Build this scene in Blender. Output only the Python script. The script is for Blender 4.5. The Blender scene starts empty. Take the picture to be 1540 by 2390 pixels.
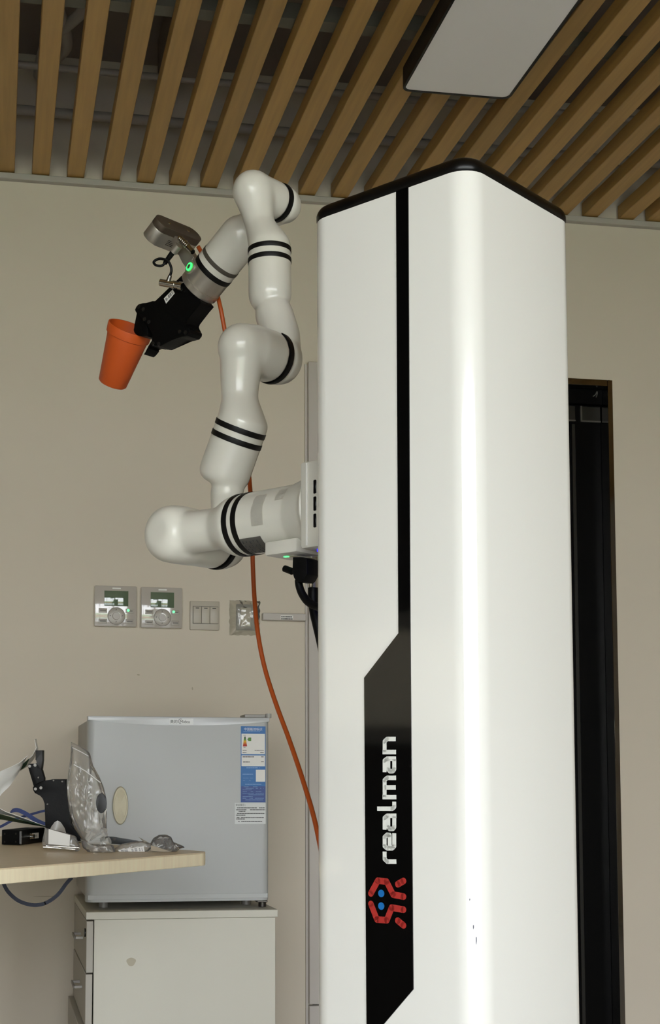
import bpy, bmesh, math, random
from mathutils import Vector as V, Matrix, noise

# ------------------------------------------------------------------ camera
SC = bpy.context.scene
COL = SC.collection
FPX, PX, PY = 3213.0, 544.0, 1548.0          # focal length and principal point in pixels of 1540x2390
PITCH, ROLL, YAW = 0.0827, 0.0027, 0.1707
CH = 0.92                                    # camera height
cf, sf = math.cos(YAW), math.sin(YAW)
cam_r0 = V((cf, -sf, 0)); cam_h = V((sf, cf, 0))
cam_f = cam_h * math.cos(PITCH) + V((0, 0, 1)) * math.sin(PITCH)
cam_u0 = -cam_h * math.sin(PITCH) + V((0, 0, 1)) * math.cos(PITCH)
cam_r = cam_r0 * math.cos(ROLL) + cam_u0 * math.sin(ROLL)
cam_u = -cam_r0 * math.sin(ROLL) + cam_u0 * math.cos(ROLL)
CAM = V((0, 0, CH))
cd = bpy.data.cameras.new('camera'); co = bpy.data.objects.new('camera', cd); COL.objects.link(co)
co.matrix_world = Matrix(((cam_r.x, cam_u.x, -cam_f.x, 0), (cam_r.y, cam_u.y, -cam_f.y, 0),
                          (cam_r.z, cam_u.z, -cam_f.z, CH), (0, 0, 0, 1)))
cd.sensor_fit = 'HORIZONTAL'; cd.sensor_width = 36.0; cd.lens = FPX / 1540 * 36
cd.shift_x = (770 - PX) / 1540; cd.shift_y = (PY - 1195) / 1540
cd.clip_start = 0.05; cd.clip_end = 200
SC.camera = co

# ------------------------------------------------------------------ world, light, exposure
w = bpy.data.worlds.new('sky'); SC.world = w; w.use_nodes = True
nt = w.node_tree; nt.nodes.clear()
wo = nt.nodes.new('ShaderNodeOutputWorld'); bg = nt.nodes.new('ShaderNodeBackground')
tc = nt.nodes.new('ShaderNodeTexCoord'); sx = nt.nodes.new('ShaderNodeSeparateXYZ'); rp = nt.nodes.new('ShaderNodeValToRGB')
nt.links.new(tc.outputs['Generated'], sx.inputs[0]); nt.links.new(sx.outputs['Z'], rp.inputs[0])
rp.color_ramp.elements[0].position = 0.0; rp.color_ramp.elements[0].color = (0.97, 0.985, 1.0, 1)
rp.color_ramp.elements[1].position = 0.7; rp.color_ramp.elements[1].color = (0.72, 0.84, 1.0, 1)
nt.links.new(rp.outputs[0], bg.inputs[0]); bg.inputs[1].default_value = 6.0
nt.links.new(bg.outputs[0], wo.inputs[0])
SC.view_settings.view_transform = 'Standard'; SC.view_settings.look = 'None'
SC.view_settings.gamma = 1.0; SC.view_settings.use_curve_mapping = False
SC.view_settings.exposure = 0.82
def portal(loc, rot, sx_, sy_):
    l = bpy.data.lights.new('daylight', 'AREA'); l.shape = 'RECTANGLE'; l.size = sx_; l.size_y = sy_
    l.cycles.is_portal = True
    o = bpy.data.objects.new('daylight', l); o.location = loc; o.rotation_euler = rot; COL.objects.link(o)
WY, RY, LX, RX = 3.9, -2.2, -2.3, 3.9        # back wall, rear wall, left wall, right wall
CEIL, SLAB = 2.65, 3.02
REAR_WIN = (-2.25, 2.35, 0.08, 2.5)            # x0, x1, z0, z1 of the rear window
LEFT_WIN = (-1.2, 2.2, 1.02, 1.44)           # y0, y1, z0, z1 of the left strip window
portal(((REAR_WIN[0]+REAR_WIN[1])/2, RY-0.12, (REAR_WIN[2]+REAR_WIN[3])/2), (math.pi/2, 0, 0), REAR_WIN[1]-REAR_WIN[0], REAR_WIN[3]-REAR_WIN[2])
portal((LX-0.12, (LEFT_WIN[0]+LEFT_WIN[1])/2, (LEFT_WIN[2]+LEFT_WIN[3])/2), (math.pi/2, 0, -math.pi/2), LEFT_WIN[1]-LEFT_WIN[0], LEFT_WIN[3]-LEFT_WIN[2])

# ------------------------------------------------------------------ measuring: rays through photo pixels meet real planes
def ray(px, py):
    return (cam_r * ((px - PX) / FPX) - cam_u * ((py - PY) / FPX) + cam_f)
def meet(px, py, p0, n):                     # where that ray meets the plane through p0 with normal n
    d = ray(px, py); return CAM + d * ((V(p0) - CAM).dot(n) / d.dot(n))
EX, EY, EZ = V((1, 0, 0)), V((0, 1, 0)), V((0, 0, 1))
def atY(px, py, Y): return meet(px, py, (0, Y, 0), EY)
def atZ(px, py, Z): return meet(px, py, (0, 0, Z), EZ)
def atD(px, py, D): return CAM + ray(px, py) * D

# ------------------------------------------------------------------ materials
def lin(h):
    h = h.lstrip('#'); c = [int(h[i:i+2], 16) / 255 for i in (0, 2, 4)]
    return tuple(x / 12.92 if x <= .04045 else ((x + .055) / 1.055) ** 2.4 for x in c) + (1,)
MATS = {}
def mat(name, col, rough=.5, metal=0, var=0.0, vscale=8, bump=0.0, bscale=60, coat=0, emit=None, estr=1, rand=0, stretch=None, spec=.5):
    if name in MATS: return MATS[name]
    m = bpy.data.materials.new(name); m.use_nodes = True; t = m.node_tree; b = t.nodes['Principled BSDF']
    c = lin(col); b.inputs['Base Color'].default_value = c
    b.inputs['Roughness'].default_value = rough; b.inputs['Metallic'].default_value = metal
    b.inputs['Coat Weight'].default_value = coat; b.inputs['Coat Roughness'].default_value = .04
    b.inputs['Specular IOR Level'].default_value = spec
    co_ = t.nodes.new('ShaderNodeTexCoord'); mp = t.nodes.new('ShaderNodeMapping')
    t.links.new(co_.outputs['Object'], mp.inputs[0])
    if stretch: mp.inputs['Scale'].default_value = stretch
    nz = t.nodes.new('ShaderNodeTexNoise'); nz.inputs['Scale'].default_value = vscale; nz.inputs['Detail'].default_value = 4
    t.links.new(mp.outputs[0], nz.inputs['Vector'])
    if rand:
        oi = t.nodes.new('ShaderNodeObjectInfo'); vm = t.nodes.new('ShaderNodeVectorMath'); vm.operation = 'ADD'
        t.links.new(mp.outputs[0], vm.inputs[0])
        ml = t.nodes.new('ShaderNodeMath'); ml.operation = 'MULTIPLY'; ml.inputs[1].default_value = 37
        t.links.new(oi.outputs['Random'], ml.inputs[0]); t.links.new(ml.outputs[0], vm.inputs[1]); t.links.new(vm.outputs[0], nz.inputs['Vector'])
    hs = t.nodes.new('ShaderNodeHueSaturation'); hs.inputs['Color'].default_value = c
    mr = t.nodes.new('ShaderNodeMapRange'); mr.inputs[1].default_value = .3; mr.inputs[2].default_value = .7
    mr.inputs[3].default_value = 1 - var; mr.inputs[4].default_value = 1 + var
    t.links.new(nz.outputs[0], mr.inputs[0])
    if rand:
        m2 = t.nodes.new('ShaderNodeMapRange'); m2.inputs[3].default_value = 1 - rand; m2.inputs[4].default_value = 1 + rand
        t.links.new(oi.outputs['Random'], m2.inputs[0]); m3 = t.nodes.new('ShaderNodeMath'); m3.operation = 'MULTIPLY'
        t.links.new(mr.outputs[0], m3.inputs[0]); t.links.new(m2.outputs[0], m3.inputs[1]); t.links.new(m3.outputs[0], hs.inputs['Value'])
    else: t.links.new(mr.outputs[0], hs.inputs['Value'])
    t.links.new(hs.outputs[0], b.inputs['Base Color'])
    if bump:
        n2 = t.nodes.new('ShaderNodeTexNoise'); n2.inputs['Scale'].default_value = bscale; n2.inputs['Detail'].default_value = 3
        t.links.new(mp.outputs[0], n2.inputs['Vector']); bp = t.nodes.new('ShaderNodeBump'); bp.inputs['Strength'].default_value = bump
        bp.inputs['Distance'].default_value = .002
        t.links.new(n2.outputs[0], bp.inputs['Height']); t.links.new(bp.outputs[0], b.inputs['Normal'])
    if emit:
        b.inputs['Emission Color'].default_value = lin(emit); b.inputs['Emission Strength'].default_value = estr
    MATS[name] = m; return m
def film(name, col, clear, rough=.12, white=.3):     # thin clear plastic or glass: passes light, keeps a sheen
    if name in MATS: return MATS[name]
    m = bpy.data.materials.new(name); m.use_nodes = True; t = m.node_tree; t.nodes.clear()
    o = t.nodes.new('ShaderNodeOutputMaterial'); tr = t.nodes.new('ShaderNodeBsdfTransparent'); df = t.nodes.new('ShaderNodeBsdfDiffuse')
    tl = t.nodes.new('ShaderNodeBsdfTranslucent'); gl = t.nodes.new('ShaderNodeBsdfGlossy'); fr = t.nodes.new('ShaderNodeFresnel')
    tr.inputs[0].default_value = lin(col); df.inputs[0].default_value = lin(col); tl.inputs[0].default_value = lin(col)
    gl.inputs['Roughness'].default_value = rough; fr.inputs[0].default_value = 1.5
    a = t.nodes.new('ShaderNodeMixShader'); a.inputs[0].default_value = .5; t.links.new(df.outputs[0], a.inputs[1]); t.links.new(tl.outputs[0], a.inputs[2])
    b = t.nodes.new('ShaderNodeMixShader'); b.inputs[0].default_value = clear; t.links.new(a.outputs[0], b.inputs[1]); t.links.new(tr.outputs[0], b.inputs[2])
    c = t.nodes.new('ShaderNodeMixShader'); t.links.new(fr.outputs[0], c.inputs[0]); t.links.new(b.outputs[0], c.inputs[1]); t.links.new(gl.outputs[0], c.inputs[2])
    t.links.new(c.outputs[0], o.inputs[0]); MATS[name] = m; return m

M_wall = mat('wall_paint', '#d2c8b6', .75, var=.015, vscale=3, bump=.05, bscale=300)
M_trimw = mat('trim_grey_white', '#bcb5ac', .5, var=.02)
M_slab = mat('slab_paint', '#8a8076', .9, var=.1, vscale=2, bump=.3, bscale=20)
M_wood = mat('slat_wood', '#ad884c', .45, var=.10, vscale=9, stretch=(10, .5, 10), rand=.09)
M_rail = mat('rail_metal', '#6b6a60', .5, metal=.3)
M_pipe = mat('pipe_white', '#a8a198', .5)
M_white = mat('column_white', '#e4e2da', .16, coat=.6, var=.008, vscale=3)
M_black = mat('gloss_black', '#040404', .05)
M_cap = mat('cap_black', '#080706', .3, spec=.3)
M_arm = mat('arm_white', '#cfccc0', .28, coat=.3, var=.01, vscale=10)
M_band = mat('band_black', '#0a0908', .5, spec=.25)
M_bandg = mat('band_grey', '#4a453c', .4)
M_grip = mat('gripper_black', '#050505', .5, spec=.18, bump=.1, bscale=200)
M_alu = mat('brushed_metal', '#b8b2a6', .34, metal=.8, var=.06, vscale=40)
M_alud = mat('dark_metal_plate', '#54493d', .45, metal=.4)
M_steel = mat('bright_steel', '#d0cec8', .16, metal=1)
M_cup = mat('cup_orange', '#c85418', .5, var=.03, vscale=20, bump=.05)
M_cable_o = mat('orange_rubber', '#b5521c', .45)
M_cable_b = mat('black_rubber', '#060606', .5, spec=.2)
M_blue = mat('blue_webbing', '#4a5a92', .7, bump=.3, bscale=500)
M_navy = mat('navy_webbing', '#1c2130', .7, bump=.3, bscale=500)
M_fridge = mat('fridge_white', '#b4b6b4', .42, var=.01, vscale=5)
M_fbody = mat('fridge_body', '#a8a6a0', .45)
M_cream = mat('cream_wood', '#d0c8ac', .5, var=.04, vscale=30)
M_cab = mat('cabinet_offwhite', '#cecbbd', .5, var=.012, vscale=6)
M_cabd = mat('cabinet_front', '#b0aba0', .5, var=.012, vscale=6)
M_desk = mat('desk_laminate', '#ecd8b4', .4, var=.06, vscale=12, stretch=(1, 8, 1))
M_edge = mat('desk_edge', '#fff1cf', .45, var=.06, vscale=30, stretch=(3, 3, .3))
M_paper = mat('paper_white', '#fbfbf8', .8)
M_green = mat('paper_green', '#264a30', .7)
M_ctrl = mat('controller_plastic', '#b9b2a8', .12, coat=1)
M_ctrl2 = mat('controller_button', '#aaa398', .3)
M_line = mat('engraved_grey', '#6f6a62', .5)
M_lcd = mat('lcd_grey', '#5f6f5a', .06, coat=1)
M_led = mat('green_led', '#30ff60', .4, emit='#2dff5c', estr=1.6)
M_leds = mat('small_green_led', '#60ff90', .4, emit='#50f080', estr=1.2)
M_ledb = mat('blue_led', '#2020ff', .4, emit='#2a20ff', estr=1.6)
M_switch = mat('switch_plastic', '#b8b0a0', .4)
M_print = mat('print_dark', '#3a3a38', .7)
M_printw = mat('print_white', '#dfe4ea', .7)
M_label = mat('label_white', '#e6e4de', .6)
M_bluel = mat('label_blue', '#0a64a8', .45)
M_bluel2 = mat('label_dark_blue', '#1d3f86', .45)
M_red = mat('emblem_red', '#a82c26', .4)
M_dotb = mat('emblem_blue', '#1568ac', .4)
M_lett = mat('lettering_white', '#dcdcd4', .4)
M_frame = mat('polished_dark_steel', '#8f8c88', .06, metal=1)
M_doorb = mat('door_black_glass', '#030303', .35, spec=.12)
M_doorp = mat('door_dark_panel', '#16150f', .35)
M_doorl = mat('door_panel_edge', '#5d5c56', .35, metal=.5)
M_diff = mat('lamp_diffuser', '#f6f3ef', .5)
M_lampf = mat('lamp_frame_black', '#0a0806', .4)
M_floor = mat('floor_tile', '#cfcac0', .4, var=.03, vscale=4)
M_grey = mat('sticker_grey', '#77736c', .4)
M_film = film('bag_film', '#f6f4f0', .74, .08)
M_glass = film('window_glass', '#ffffff', .97, .02)
M_patch = mat('peeled_film', '#d9d5c9', .4, bump=.6, bscale=140)
M_brown = mat('brown_part', '#3e352f', .5)
M_y = mat('print_yellow', '#d8a820', .6); M_r = mat('print_red', '#b02a1c', .6); M_g = mat('print_green', '#5c8a3a', .6)

# ------------------------------------------------------------------ builders
LOC = {}
def finish(name, bm, m, parent=None, smooth=None, keep=False):
    if smooth is None: smooth = 40
    bmesh.ops.recalc_face_normals(bm, faces=bm.faces[:]) if not keep else None
    me = bpy.data.meshes.new(name); bm.to_mesh(me); bm.free()
    return link(name, me, m, parent, smooth)
def link(name, me, m, parent=None, smooth=40):
    n = len(me.vertices)
    if n:
        lo = V((min(v.co.x for v in me.vertices), min(v.co.y for v in me.vertices), min(v.co.z for v in me.vertices)))
        hi = V((max(v.co.x for v in me.vertices), max(v.co.y for v in me.vertices), max(v.co.z for v in me.vertices)))
        c = (lo + hi) / 2
        if parent is None: c.z = lo.z
        me.transform(Matrix.Translation(-c))
    else: c = V((0, 0, 0))
    me.materials.clear()
    for mm in (m if isinstance(m, (list, tuple)) else [m]): me.materials.append(mm)
    if smooth:
        for p in me.polygons: p.use_smooth = True
        me.set_sharp_from_angle(angle=math.radians(smooth))
    o = bpy.data.objects.new(name, me); COL.objects.link(o); o.location = c; LOC[o.name] = c
    if parent is not None:
        o.parent = parent; o.matrix_parent_inverse = Matrix.Translation(-LOC[parent.name])
    return o
def thing(name, label, cat, loc, group=None):
    o = bpy.data.objects.new(name, None); COL.objects.link(o); o.location = loc; LOC[o.name] = V(loc)
    o.empty_display_size = .05
    return tag(o, label, cat, group)
def tag(o, label, cat, group=None):
    o['label'] = label; o['category'] = cat
    if group: o['group'] = group
    return o
def struct(o): o['kind'] = 'structure'; return o
def axes(zdir, xhint=None):
    z = V(zdir).normalized(); h = V(xhint) if xhint is not None else (V((0, 0, 1)) if abs(z.z) < .9 else V((1, 0, 0)))
    x = (h - z * h.dot(z)).normalized(); y = z.cross(x)
    return x, y, z
def M4(o, x, y, z): return Matrix(((x[0], y[0], z[0], o[0]), (x[1], y[1], z[1], o[1]), (x[2], y[2], z[2], o[2]), (0, 0, 0, 1)))
def add_box(bm, lo, hi, bev=0, seg=2, fr=None):
    r = bmesh.ops.create_cube(bm, size=1); vs = r['verts']
    lo = V(lo); hi = V(hi)
    for v in vs: v.co = V(((lo.x + hi.x) / 2 + v.co.x * (hi.x - lo.x), (lo.y + hi.y) / 2 + v.co.y * (hi.y - lo.y), (lo.z + hi.z) / 2 + v.co.z * (hi.z - lo.z)))
    es = list({e for v in vs for e in v.link_edges}); allv = vs
    if bev:
        r2 = bmesh.ops.bevel(bm, geom=es, offset=bev, segments=seg, profile=.5, affect='EDGES')
        allv = list({v for f in r2['faces'] for v in f.verts} | {v for v in vs if v.is_valid})
    if fr is not None:
        for v in allv: v.co = fr @ v.co
    return allv
def box(name, lo, hi, m, parent=None, bev=0, seg=2, fr=None):
    bm = bmesh.new(); add_box(bm, lo, hi, bev, seg, fr); return finish(name, bm, m, parent)
def add_prism(bm, pts, vec, bev=0):           # 3-D polygon swept along vec
    vec = V(vec); a = [bm.verts.new(p) for p in pts]; b = [bm.verts.new(V(p) + vec) for p in pts]; n = len(pts)
    bm.faces.new(a); bm.faces.new(b[::-1])
    for i in range(n): bm.faces.new((a[i], b[i], b[(i + 1) % n], a[(i + 1) % n]))
    if bev:
        es = [e for e in bm.edges if (e.verts[0] in a and e.verts[1] in a) or (e.verts[0] in b and e.verts[1] in b)]
        bmesh.ops.bevel(bm, geom=es, offset=bev, segments=2, profile=.5, affect='EDGES')
def prism(name, pts, vec, m, parent=None, bev=0, smooth=30):
    bm = bmesh.new(); add_prism(bm, pts, vec, bev); return finish(name, bm, m, parent, smooth)
def add_cyl(bm, p, q, r, r2=None, n=24, cap=True):
    p, q = V(p), V(q); x, y, z = axes(q - p); r2 = r if r2 is None else r2
    A = [bm.verts.new(p + (x * math.cos(t) + y * math.sin(t)) * r) for t in [2 * math.pi * i / n for i in range(n)]]
    B = [bm.verts.new(q + (x * math.cos(t) + y * math.sin(t)) * r2) for t in [2 * math.pi * i / n for i in range(n)]]
    for i in range(n): bm.faces.new((A[i], A[(i + 1) % n], B[(i + 1) % n], B[i]))
    if cap: bm.faces.new(A[::-1]); bm.faces.new(B)
def cyl(name, p, q, r, m, parent=None, r2=None, n=24):
    bm = bmesh.new(); add_cyl(bm, p, q, r, r2, n); return finish(name, bm, m, parent)
def add_lathe(bm, p, axis, prof, n=40, closed=False):   # prof: (radius, height) pairs
    x, y, z = axes(axis); rows = []
    for r, h in prof:
        if r < 1e-6: rows.append([bm.verts.new(V(p) + z * h)])
        else: rows.append([bm.verts.new(V(p) + z * h + (x * math.cos(2 * math.pi * i / n) + y * math.sin(2 * math.pi * i / n)) * r) for i in range(n)])
    pr = list(zip(rows, rows[1:])) + ([(rows[-1], rows[0])] if closed else [])
    for a, b in pr:
        for i in range(n):
            j = (i + 1) % n
            q = [a[i % len(a)], a[j % len(a)], b[j % len(b)], b[i % len(b)]]
            q = [v for k, v in enumerate(q) if v not in q[:k]]
            if len(q) > 2: bm.faces.new(q)
def lathe(name, p, axis, prof, m, parent=None, n=40, closed=False):
    bm = bmesh.new(); add_lathe(bm, p, axis, prof, n, closed); return finish(name, bm, m, parent)
def spline(pts, k=8):
    P = [V(p) for p in pts]; out = []
    for i in range(len(P) - 1):
        a, b, c, d = P[max(i - 1, 0)], P[i], P[i + 1], P[min(i + 2, len(P) - 1)]
        for s in range(k):
            t = s / k
            out.append(.5 * ((2 * b) + (c - a) * t + (2 * a - 5 * b + 4 * c - d) * t * t + (3 * b - a - 3 * c + d) * t ** 3))
    out.append(P[-1]); return out
def add_tube(bm, pts, r, n=10, flat=None, up=None):     # flat=(half width, half thickness): a ribbon
    rows = []; N = len(pts); px_ = None
    for i, p in enumerate(pts):
        d = (pts[min(i + 1, N - 1)] - pts[max(i - 1, 0)]).normalized()
        h = V(up) if up is not None else (px_ if px_ is not None else (V((0, 0, 1)) if abs(d.z) < .9 else V((1, 0, 0))))
        x = h - d * h.dot(d); x = x.normalized(); y = d.cross(x); px_ = x
        if flat: rows.append([bm.verts.new(p + x * a * flat[0] + y * b * flat[1]) for a, b in ((-1, -1), (1, -1), (1, 1), (-1, 1))])
        else: rows.append([bm.verts.new(p + (x * math.cos(2 * math.pi * k / n) + y * math.sin(2 * math.pi * k / n)) * r) for k in range(n)])
    for a, b in zip(rows, rows[1:]):
        for i in range(len(a)): bm.faces.new((a[i], a[(i + 1) % len(a)], b[(i + 1) % len(a)], b[i]))
    bm.faces.new(rows[0][::-1]); bm.faces.new(rows[-1])
def tube(name, pts, r, m, parent=None, n=10, flat=None, up=None, k=8):
    bm = bmesh.new(); add_tube(bm, spline(pts, k) if k else [V(p) for p in pts], r, n, flat, up); return finish(name, bm, m, parent)
def sphere_pts(c, r):
    return [V(c) + V(v) * r for v in SPH]
SPH = []
_b = bmesh.new(); bmesh.ops.create_icosphere(_b, subdivisions=3, radius=1); SPH = [v.co.copy() for v in _b.verts]; _b.free()
def add_hull(bm, pts):
    b2 = bmesh.new()
    for p in pts: b2.verts.new(p)
    r = bmesh.ops.convex_hull(b2, input=b2.verts[:])
    junk = list({e for e in r['geom_interior'] if isinstance(e, bmesh.types.BMVert)})
    bmesh.ops.delete(b2, geom=junk, context='VERTS')
    me = bpy.data.meshes.new('tmp'); b2.to_mesh(me); b2.free(); bm.from_mesh(me); bpy.data.meshes.remove(me)
def disc(c, ax, r, n=40):
    x, y, z = axes(ax); return [V(c) + (x * math.cos(2 * math.pi * i / n) + y * math.sin(2 * math.pi * i / n)) * r for i in range(n)]
def chain(bm, lst):                            # tapered capsules joining a chain of (point, radius)
    for (p, r), (q, s) in zip(lst, lst[1:]): add_hull(bm, sphere_pts(p, r) + sphere_pts(q, s))
def drum(bm, p, q, r, r2=None, b=.008):        # cylinder with rounded rims
    p, q = V(p), V(q); a = (q - p).normalized(); r2 = r if r2 is None else r2
    add_hull(bm, disc(p, a, r - b) + disc(p + a * b * .3, a, r - b * .3) + disc(p + a * b, a, r) + disc(q - a * b, a, r2) + disc(q - a * b * .3, a, r2 - b * .3) + disc(q, a, r2 - b))
def blob(name, bm, m, parent, voxel=.0022, it=34):       # blends the pieces of one casting into a single skin
    me = bpy.data.meshes.new('tmp'); bm.to_mesh(me); bm.free()
    o = bpy.data.objects.new('tmp', me); COL.objects.link(o)
    rm = o.modifiers.new('r', 'REMESH'); rm.mode = 'VOXEL'; rm.voxel_size = voxel
    sm = o.modifiers.new('s', 'SMOOTH'); sm.factor = .5; sm.iterations = it
    dg = bpy.context.evaluated_depsgraph_get(); me2 = bpy.data.meshes.new_from_object(o.evaluated_get(dg))
    bpy.data.objects.remove(o); bpy.data.meshes.remove(me)
    return link(name, me2, m, parent, 180)
def band(name, c, ax, r, wd, m, parent, th=.0005, n=64): # ring lying on a round casting
    a = V(ax).normalized(); p = V(c) - a * wd / 2
    return lathe(name, p, a, [(r - .004, 0), (r + th * .6, 0), (r + th, wd * .15), (r + th, wd * .85), (r + th * .6, wd), (r - .004, wd)], m, parent, n, True)
def text(name, s, size, m, parent, fr, th=.0003, align='CENTER'):
    cu = bpy.data.curves.new('t', 'FONT'); cu.body = s; cu.size = size; cu.align_x = align; cu.align_y = 'CENTER'; cu.extrude = th; cu.resolution_u = 3
    o = bpy.data.objects.new('t', cu); COL.objects.link(o)
    dg = bpy.context.evaluated_depsgraph_get(); me = bpy.data.meshes.new_from_object(o.evaluated_get(dg))
    bpy.data.objects.remove(o); bpy.data.curves.remove(cu); me.transform(fr)
    o = link(name, me, m, parent, 0); o['kind'] = 'stuff'; return o
def grid(name, f, nu, nv, m, parent=None, th=0.0006, smooth=60):   # surface f(u,v) given real thickness
    bm = bmesh.new(); g = [[bm.verts.new(f(i / nu, j / nv)) for j in range(nv + 1)] for i in range(nu + 1)]
    for i in range(nu):
        for j in range(nv): bm.faces.new((g[i][j], g[i + 1][j], g[i + 1][j + 1], g[i][j + 1]))
    bmesh.ops.recalc_face_normals(bm, faces=bm.faces[:])
    bmesh.ops.solidify(bm, geom=bm.faces[:], thickness=th)
    return finish(name, bm, m, parent, smooth)

# ================================================================== THE SETTING
DOOR_R = atY(1432, 1100, WY).x; DOOR_T = atY(1380, 885.5, WY).z; DOOR_L = DOOR_R - .95
bm = bmesh.new()
add_box(bm, (LX - .1, WY, 0), (DOOR_L, WY + .15, SLAB)); add_box(bm, (DOOR_R, WY, 0), (RX + .1, WY + .15, SLAB)); add_box(bm, (DOOR_L, WY, DOOR_T), (DOOR_R, WY + .15, SLAB))
wb_ = struct(finish('wall_back', bm, M_wall, None, 0))
for x, y, a_, b_ in ((323, 1575, .004, .0025), (449, 1607, .002, .0045), (108, 2092, .03, .0012)):
    p = atY(x, y, WY); prism('smudge', [p + V((a_ * math.cos(q) * (1 + .3 * math.sin(2 * q + x)), -.0002, b_ * math.sin(q))) for q in [math.pi * k / 6 for k in range(12)]], (0, .0003, 0), mat('wall_smudge', '#b3a893', .8), wb_, 0, 0)
bm = bmesh.new(); y0, y1, z0, z1 = LEFT_WIN
for lo, hi in (((LX - .2, RY, 0), (LX, WY, z0)), ((LX - .2, RY, z1), (LX, WY, SLAB)), ((LX - .2, RY, z0), (LX, y0, z1)), ((LX - .2, y1, z0), (LX, WY, z1))): add_box(bm, lo, hi)
wl = struct(finish('wall_left', bm, mat('wall_dark_for_stripe', '#4a433b', .7, var=.04), None, 0))  # unseen wall, coloured dark so the column's glossy stripe reflects black
struct(box('wall_right', (RX, RY, 0), (RX + .2, WY, SLAB), M_wall))
bm = bmesh.new(); x0, x1, z0, z1 = REAR_WIN
for lo, hi in (((LX - .2, RY - .2, 0), (RX + .2, RY, z0)), ((LX - .2, RY - .2, z1), (RX + .2, RY, SLAB)), ((LX - .2, RY - .2, z0), (x0, RY, z1)), ((x1, RY - .2, z0), (RX + .2, RY, z1))): add_box(bm, lo, hi)
struct(finish('wall_rear', bm, M_wall, None, 0))
def window(name, p, ax, w_, h_, nrm, bars, pm):
    r = bpy.data.objects.new(name, None); COL.objects.link(r); r.location = p; LOC[r.name] = V(p); struct(r)
    x, z, n = V(ax), EZ, V(nrm)
    F = M4(V(p), x, n, z)
    fm = mat('window_frame_white', '#c8c8c4', .4)
    bm = bmesh.new()
    for lo, hi in (((0, -.03, 0), (w_, .03, .06)), ((0, -.03, h_ - .06), (w_, .03, h_)), ((0, -.03, .06), (.06, .03, h_ - .06)), ((w_ - .06, -.03, .06), (w_, .03, h_ - .06))): add_box(bm, lo, hi, .004, 1, F)
    finish('window_frame', bm, fm, r)
    for k in range(bars + 1):
        a = .06 + (w_ - .12) * k / (bars + 1); b = .06 + (w_ - .12) * (k + 1) / (bars + 1)
        box('pane', (a, -.004, .06), (b, .004, h_ - .06), pm, r, fr=F)
        if k: box('mullion', (a - .025, -.025, .06), (a + .025, .025, h_ - .06), fm, r, .004, 1, F)
    return r
window('window_1', (REAR_WIN[0], RY - .06, REAR_WIN[2]), (1, 0, 0), REAR_WIN[1] - REAR_WIN[0], REAR_WIN[3] - REAR_WIN[2], (0, 1, 0), 3, M_glass)
M_blind = film('blind_fabric', '#fff8e8', 0.0, .8)
window('window_2', (LX - .06, LEFT_WIN[0], LEFT_WIN[2]), (0, 1, 0), LEFT_WIN[1] - LEFT_WIN[0], LEFT_WIN[3] - LEFT_WIN[2], (1, 0, 0), 0, M_glass)
bl_ = box('window_blind', (LX - .03, LEFT_WIN[0] + .01, LEFT_WIN[2] + .005), (LX - .027, LEFT_WIN[1] - .01, LEFT_WIN[3] - .005), M_blind, wl)
struct(box('floor', (LX - .2, RY - .2, -.1), (RX + .2, WY + .15, 0), M_floor))
ceil = struct(box('ceiling', (LX - .2, RY - .2, SLAB), (RX + .2, WY + .15, SLAB + .15), M_slab))
# slats of the suspended ceiling: left edges read along the wall in the photo
lefts = [-87, -6, 75, 156, 238.5, 318, 393.5, 466, 543, 620.5, 694, 770, 847, 924, 996, 1070, 1142, 1213, 1284, 1353.5, 1437, 1501, 1570, 1640, 1710]
us = [atY(p, 350 + .0775 * p, WY).x for p in lefts]
pitch = .1
sl_me = None
for i, u in enumerate(us):
    if sl_me is None:
        bm = bmesh.new(); add_box(bm, (0, 0, 0), (.05, WY - .005 - RY - .01, .042), .0015, 1)
        s = finish('slat', bm, M_wood, ceil); c0 = s.location.copy(); sl_me = s.data
        base = V((.025, (WY - .005 - RY - .01) / 2, .021))
    else:
        s = bpy.data.objects.new('slat', sl_me); COL.objects.link(s); s.parent = ceil; s.matrix_parent_inverse = Matrix.Translation(-LOC['ceiling'])
    s.location = base + V((u, RY + .005, CEIL + .003))
sx0, sx1 = us[0], us[-1]
k = 0
extra = [us[0] - .1 * (j + 1) for j in range(12)] + [us[-1] + .09 * (j + 1) for j in range(16)]
for u in extra:
    if LX + .01 < u < RX - .06:
        s = bpy.data.objects.new('slat', sl_me); COL.objects.link(s); s.parent = ceil; s.matrix_parent_inverse = Matrix.Translation(-LOC['ceiling'])
        s.location = base + V((u, RY + .005, CEIL + .003))
for Y in (3.05, 1.9, .7, -.6, -1.8):
    bm = bmesh.new(); add_box(bm, (LX, Y - .022, CEIL + .046), (RX, Y + .022, CEIL + .05)); add_box(bm, (LX, Y - .022, CEIL + .05), (RX, Y - .018, CEIL + .085)); add_box(bm, (LX, Y + .018, CEIL + .05), (RX, Y + .022, CEIL + .085))
    finish('carrier_rail', bm, M_rail, ceil)
    for X in (-1.9, -.4, .47, 1.1, 2.6): cyl('hanger_rod', (X, Y, CEIL + .06), (X, Y, SLAB), .004, M_rail, ceil, n=8)
for Y, z, r in ((3.80, 2.80, .014), (3.42, 2.93, .014), (3.70, 2.88, .01)): cyl('conduit_pipe', (LX, Y, z), (RX, Y, z), r, M_pipe, ceil, n=12)
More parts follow.
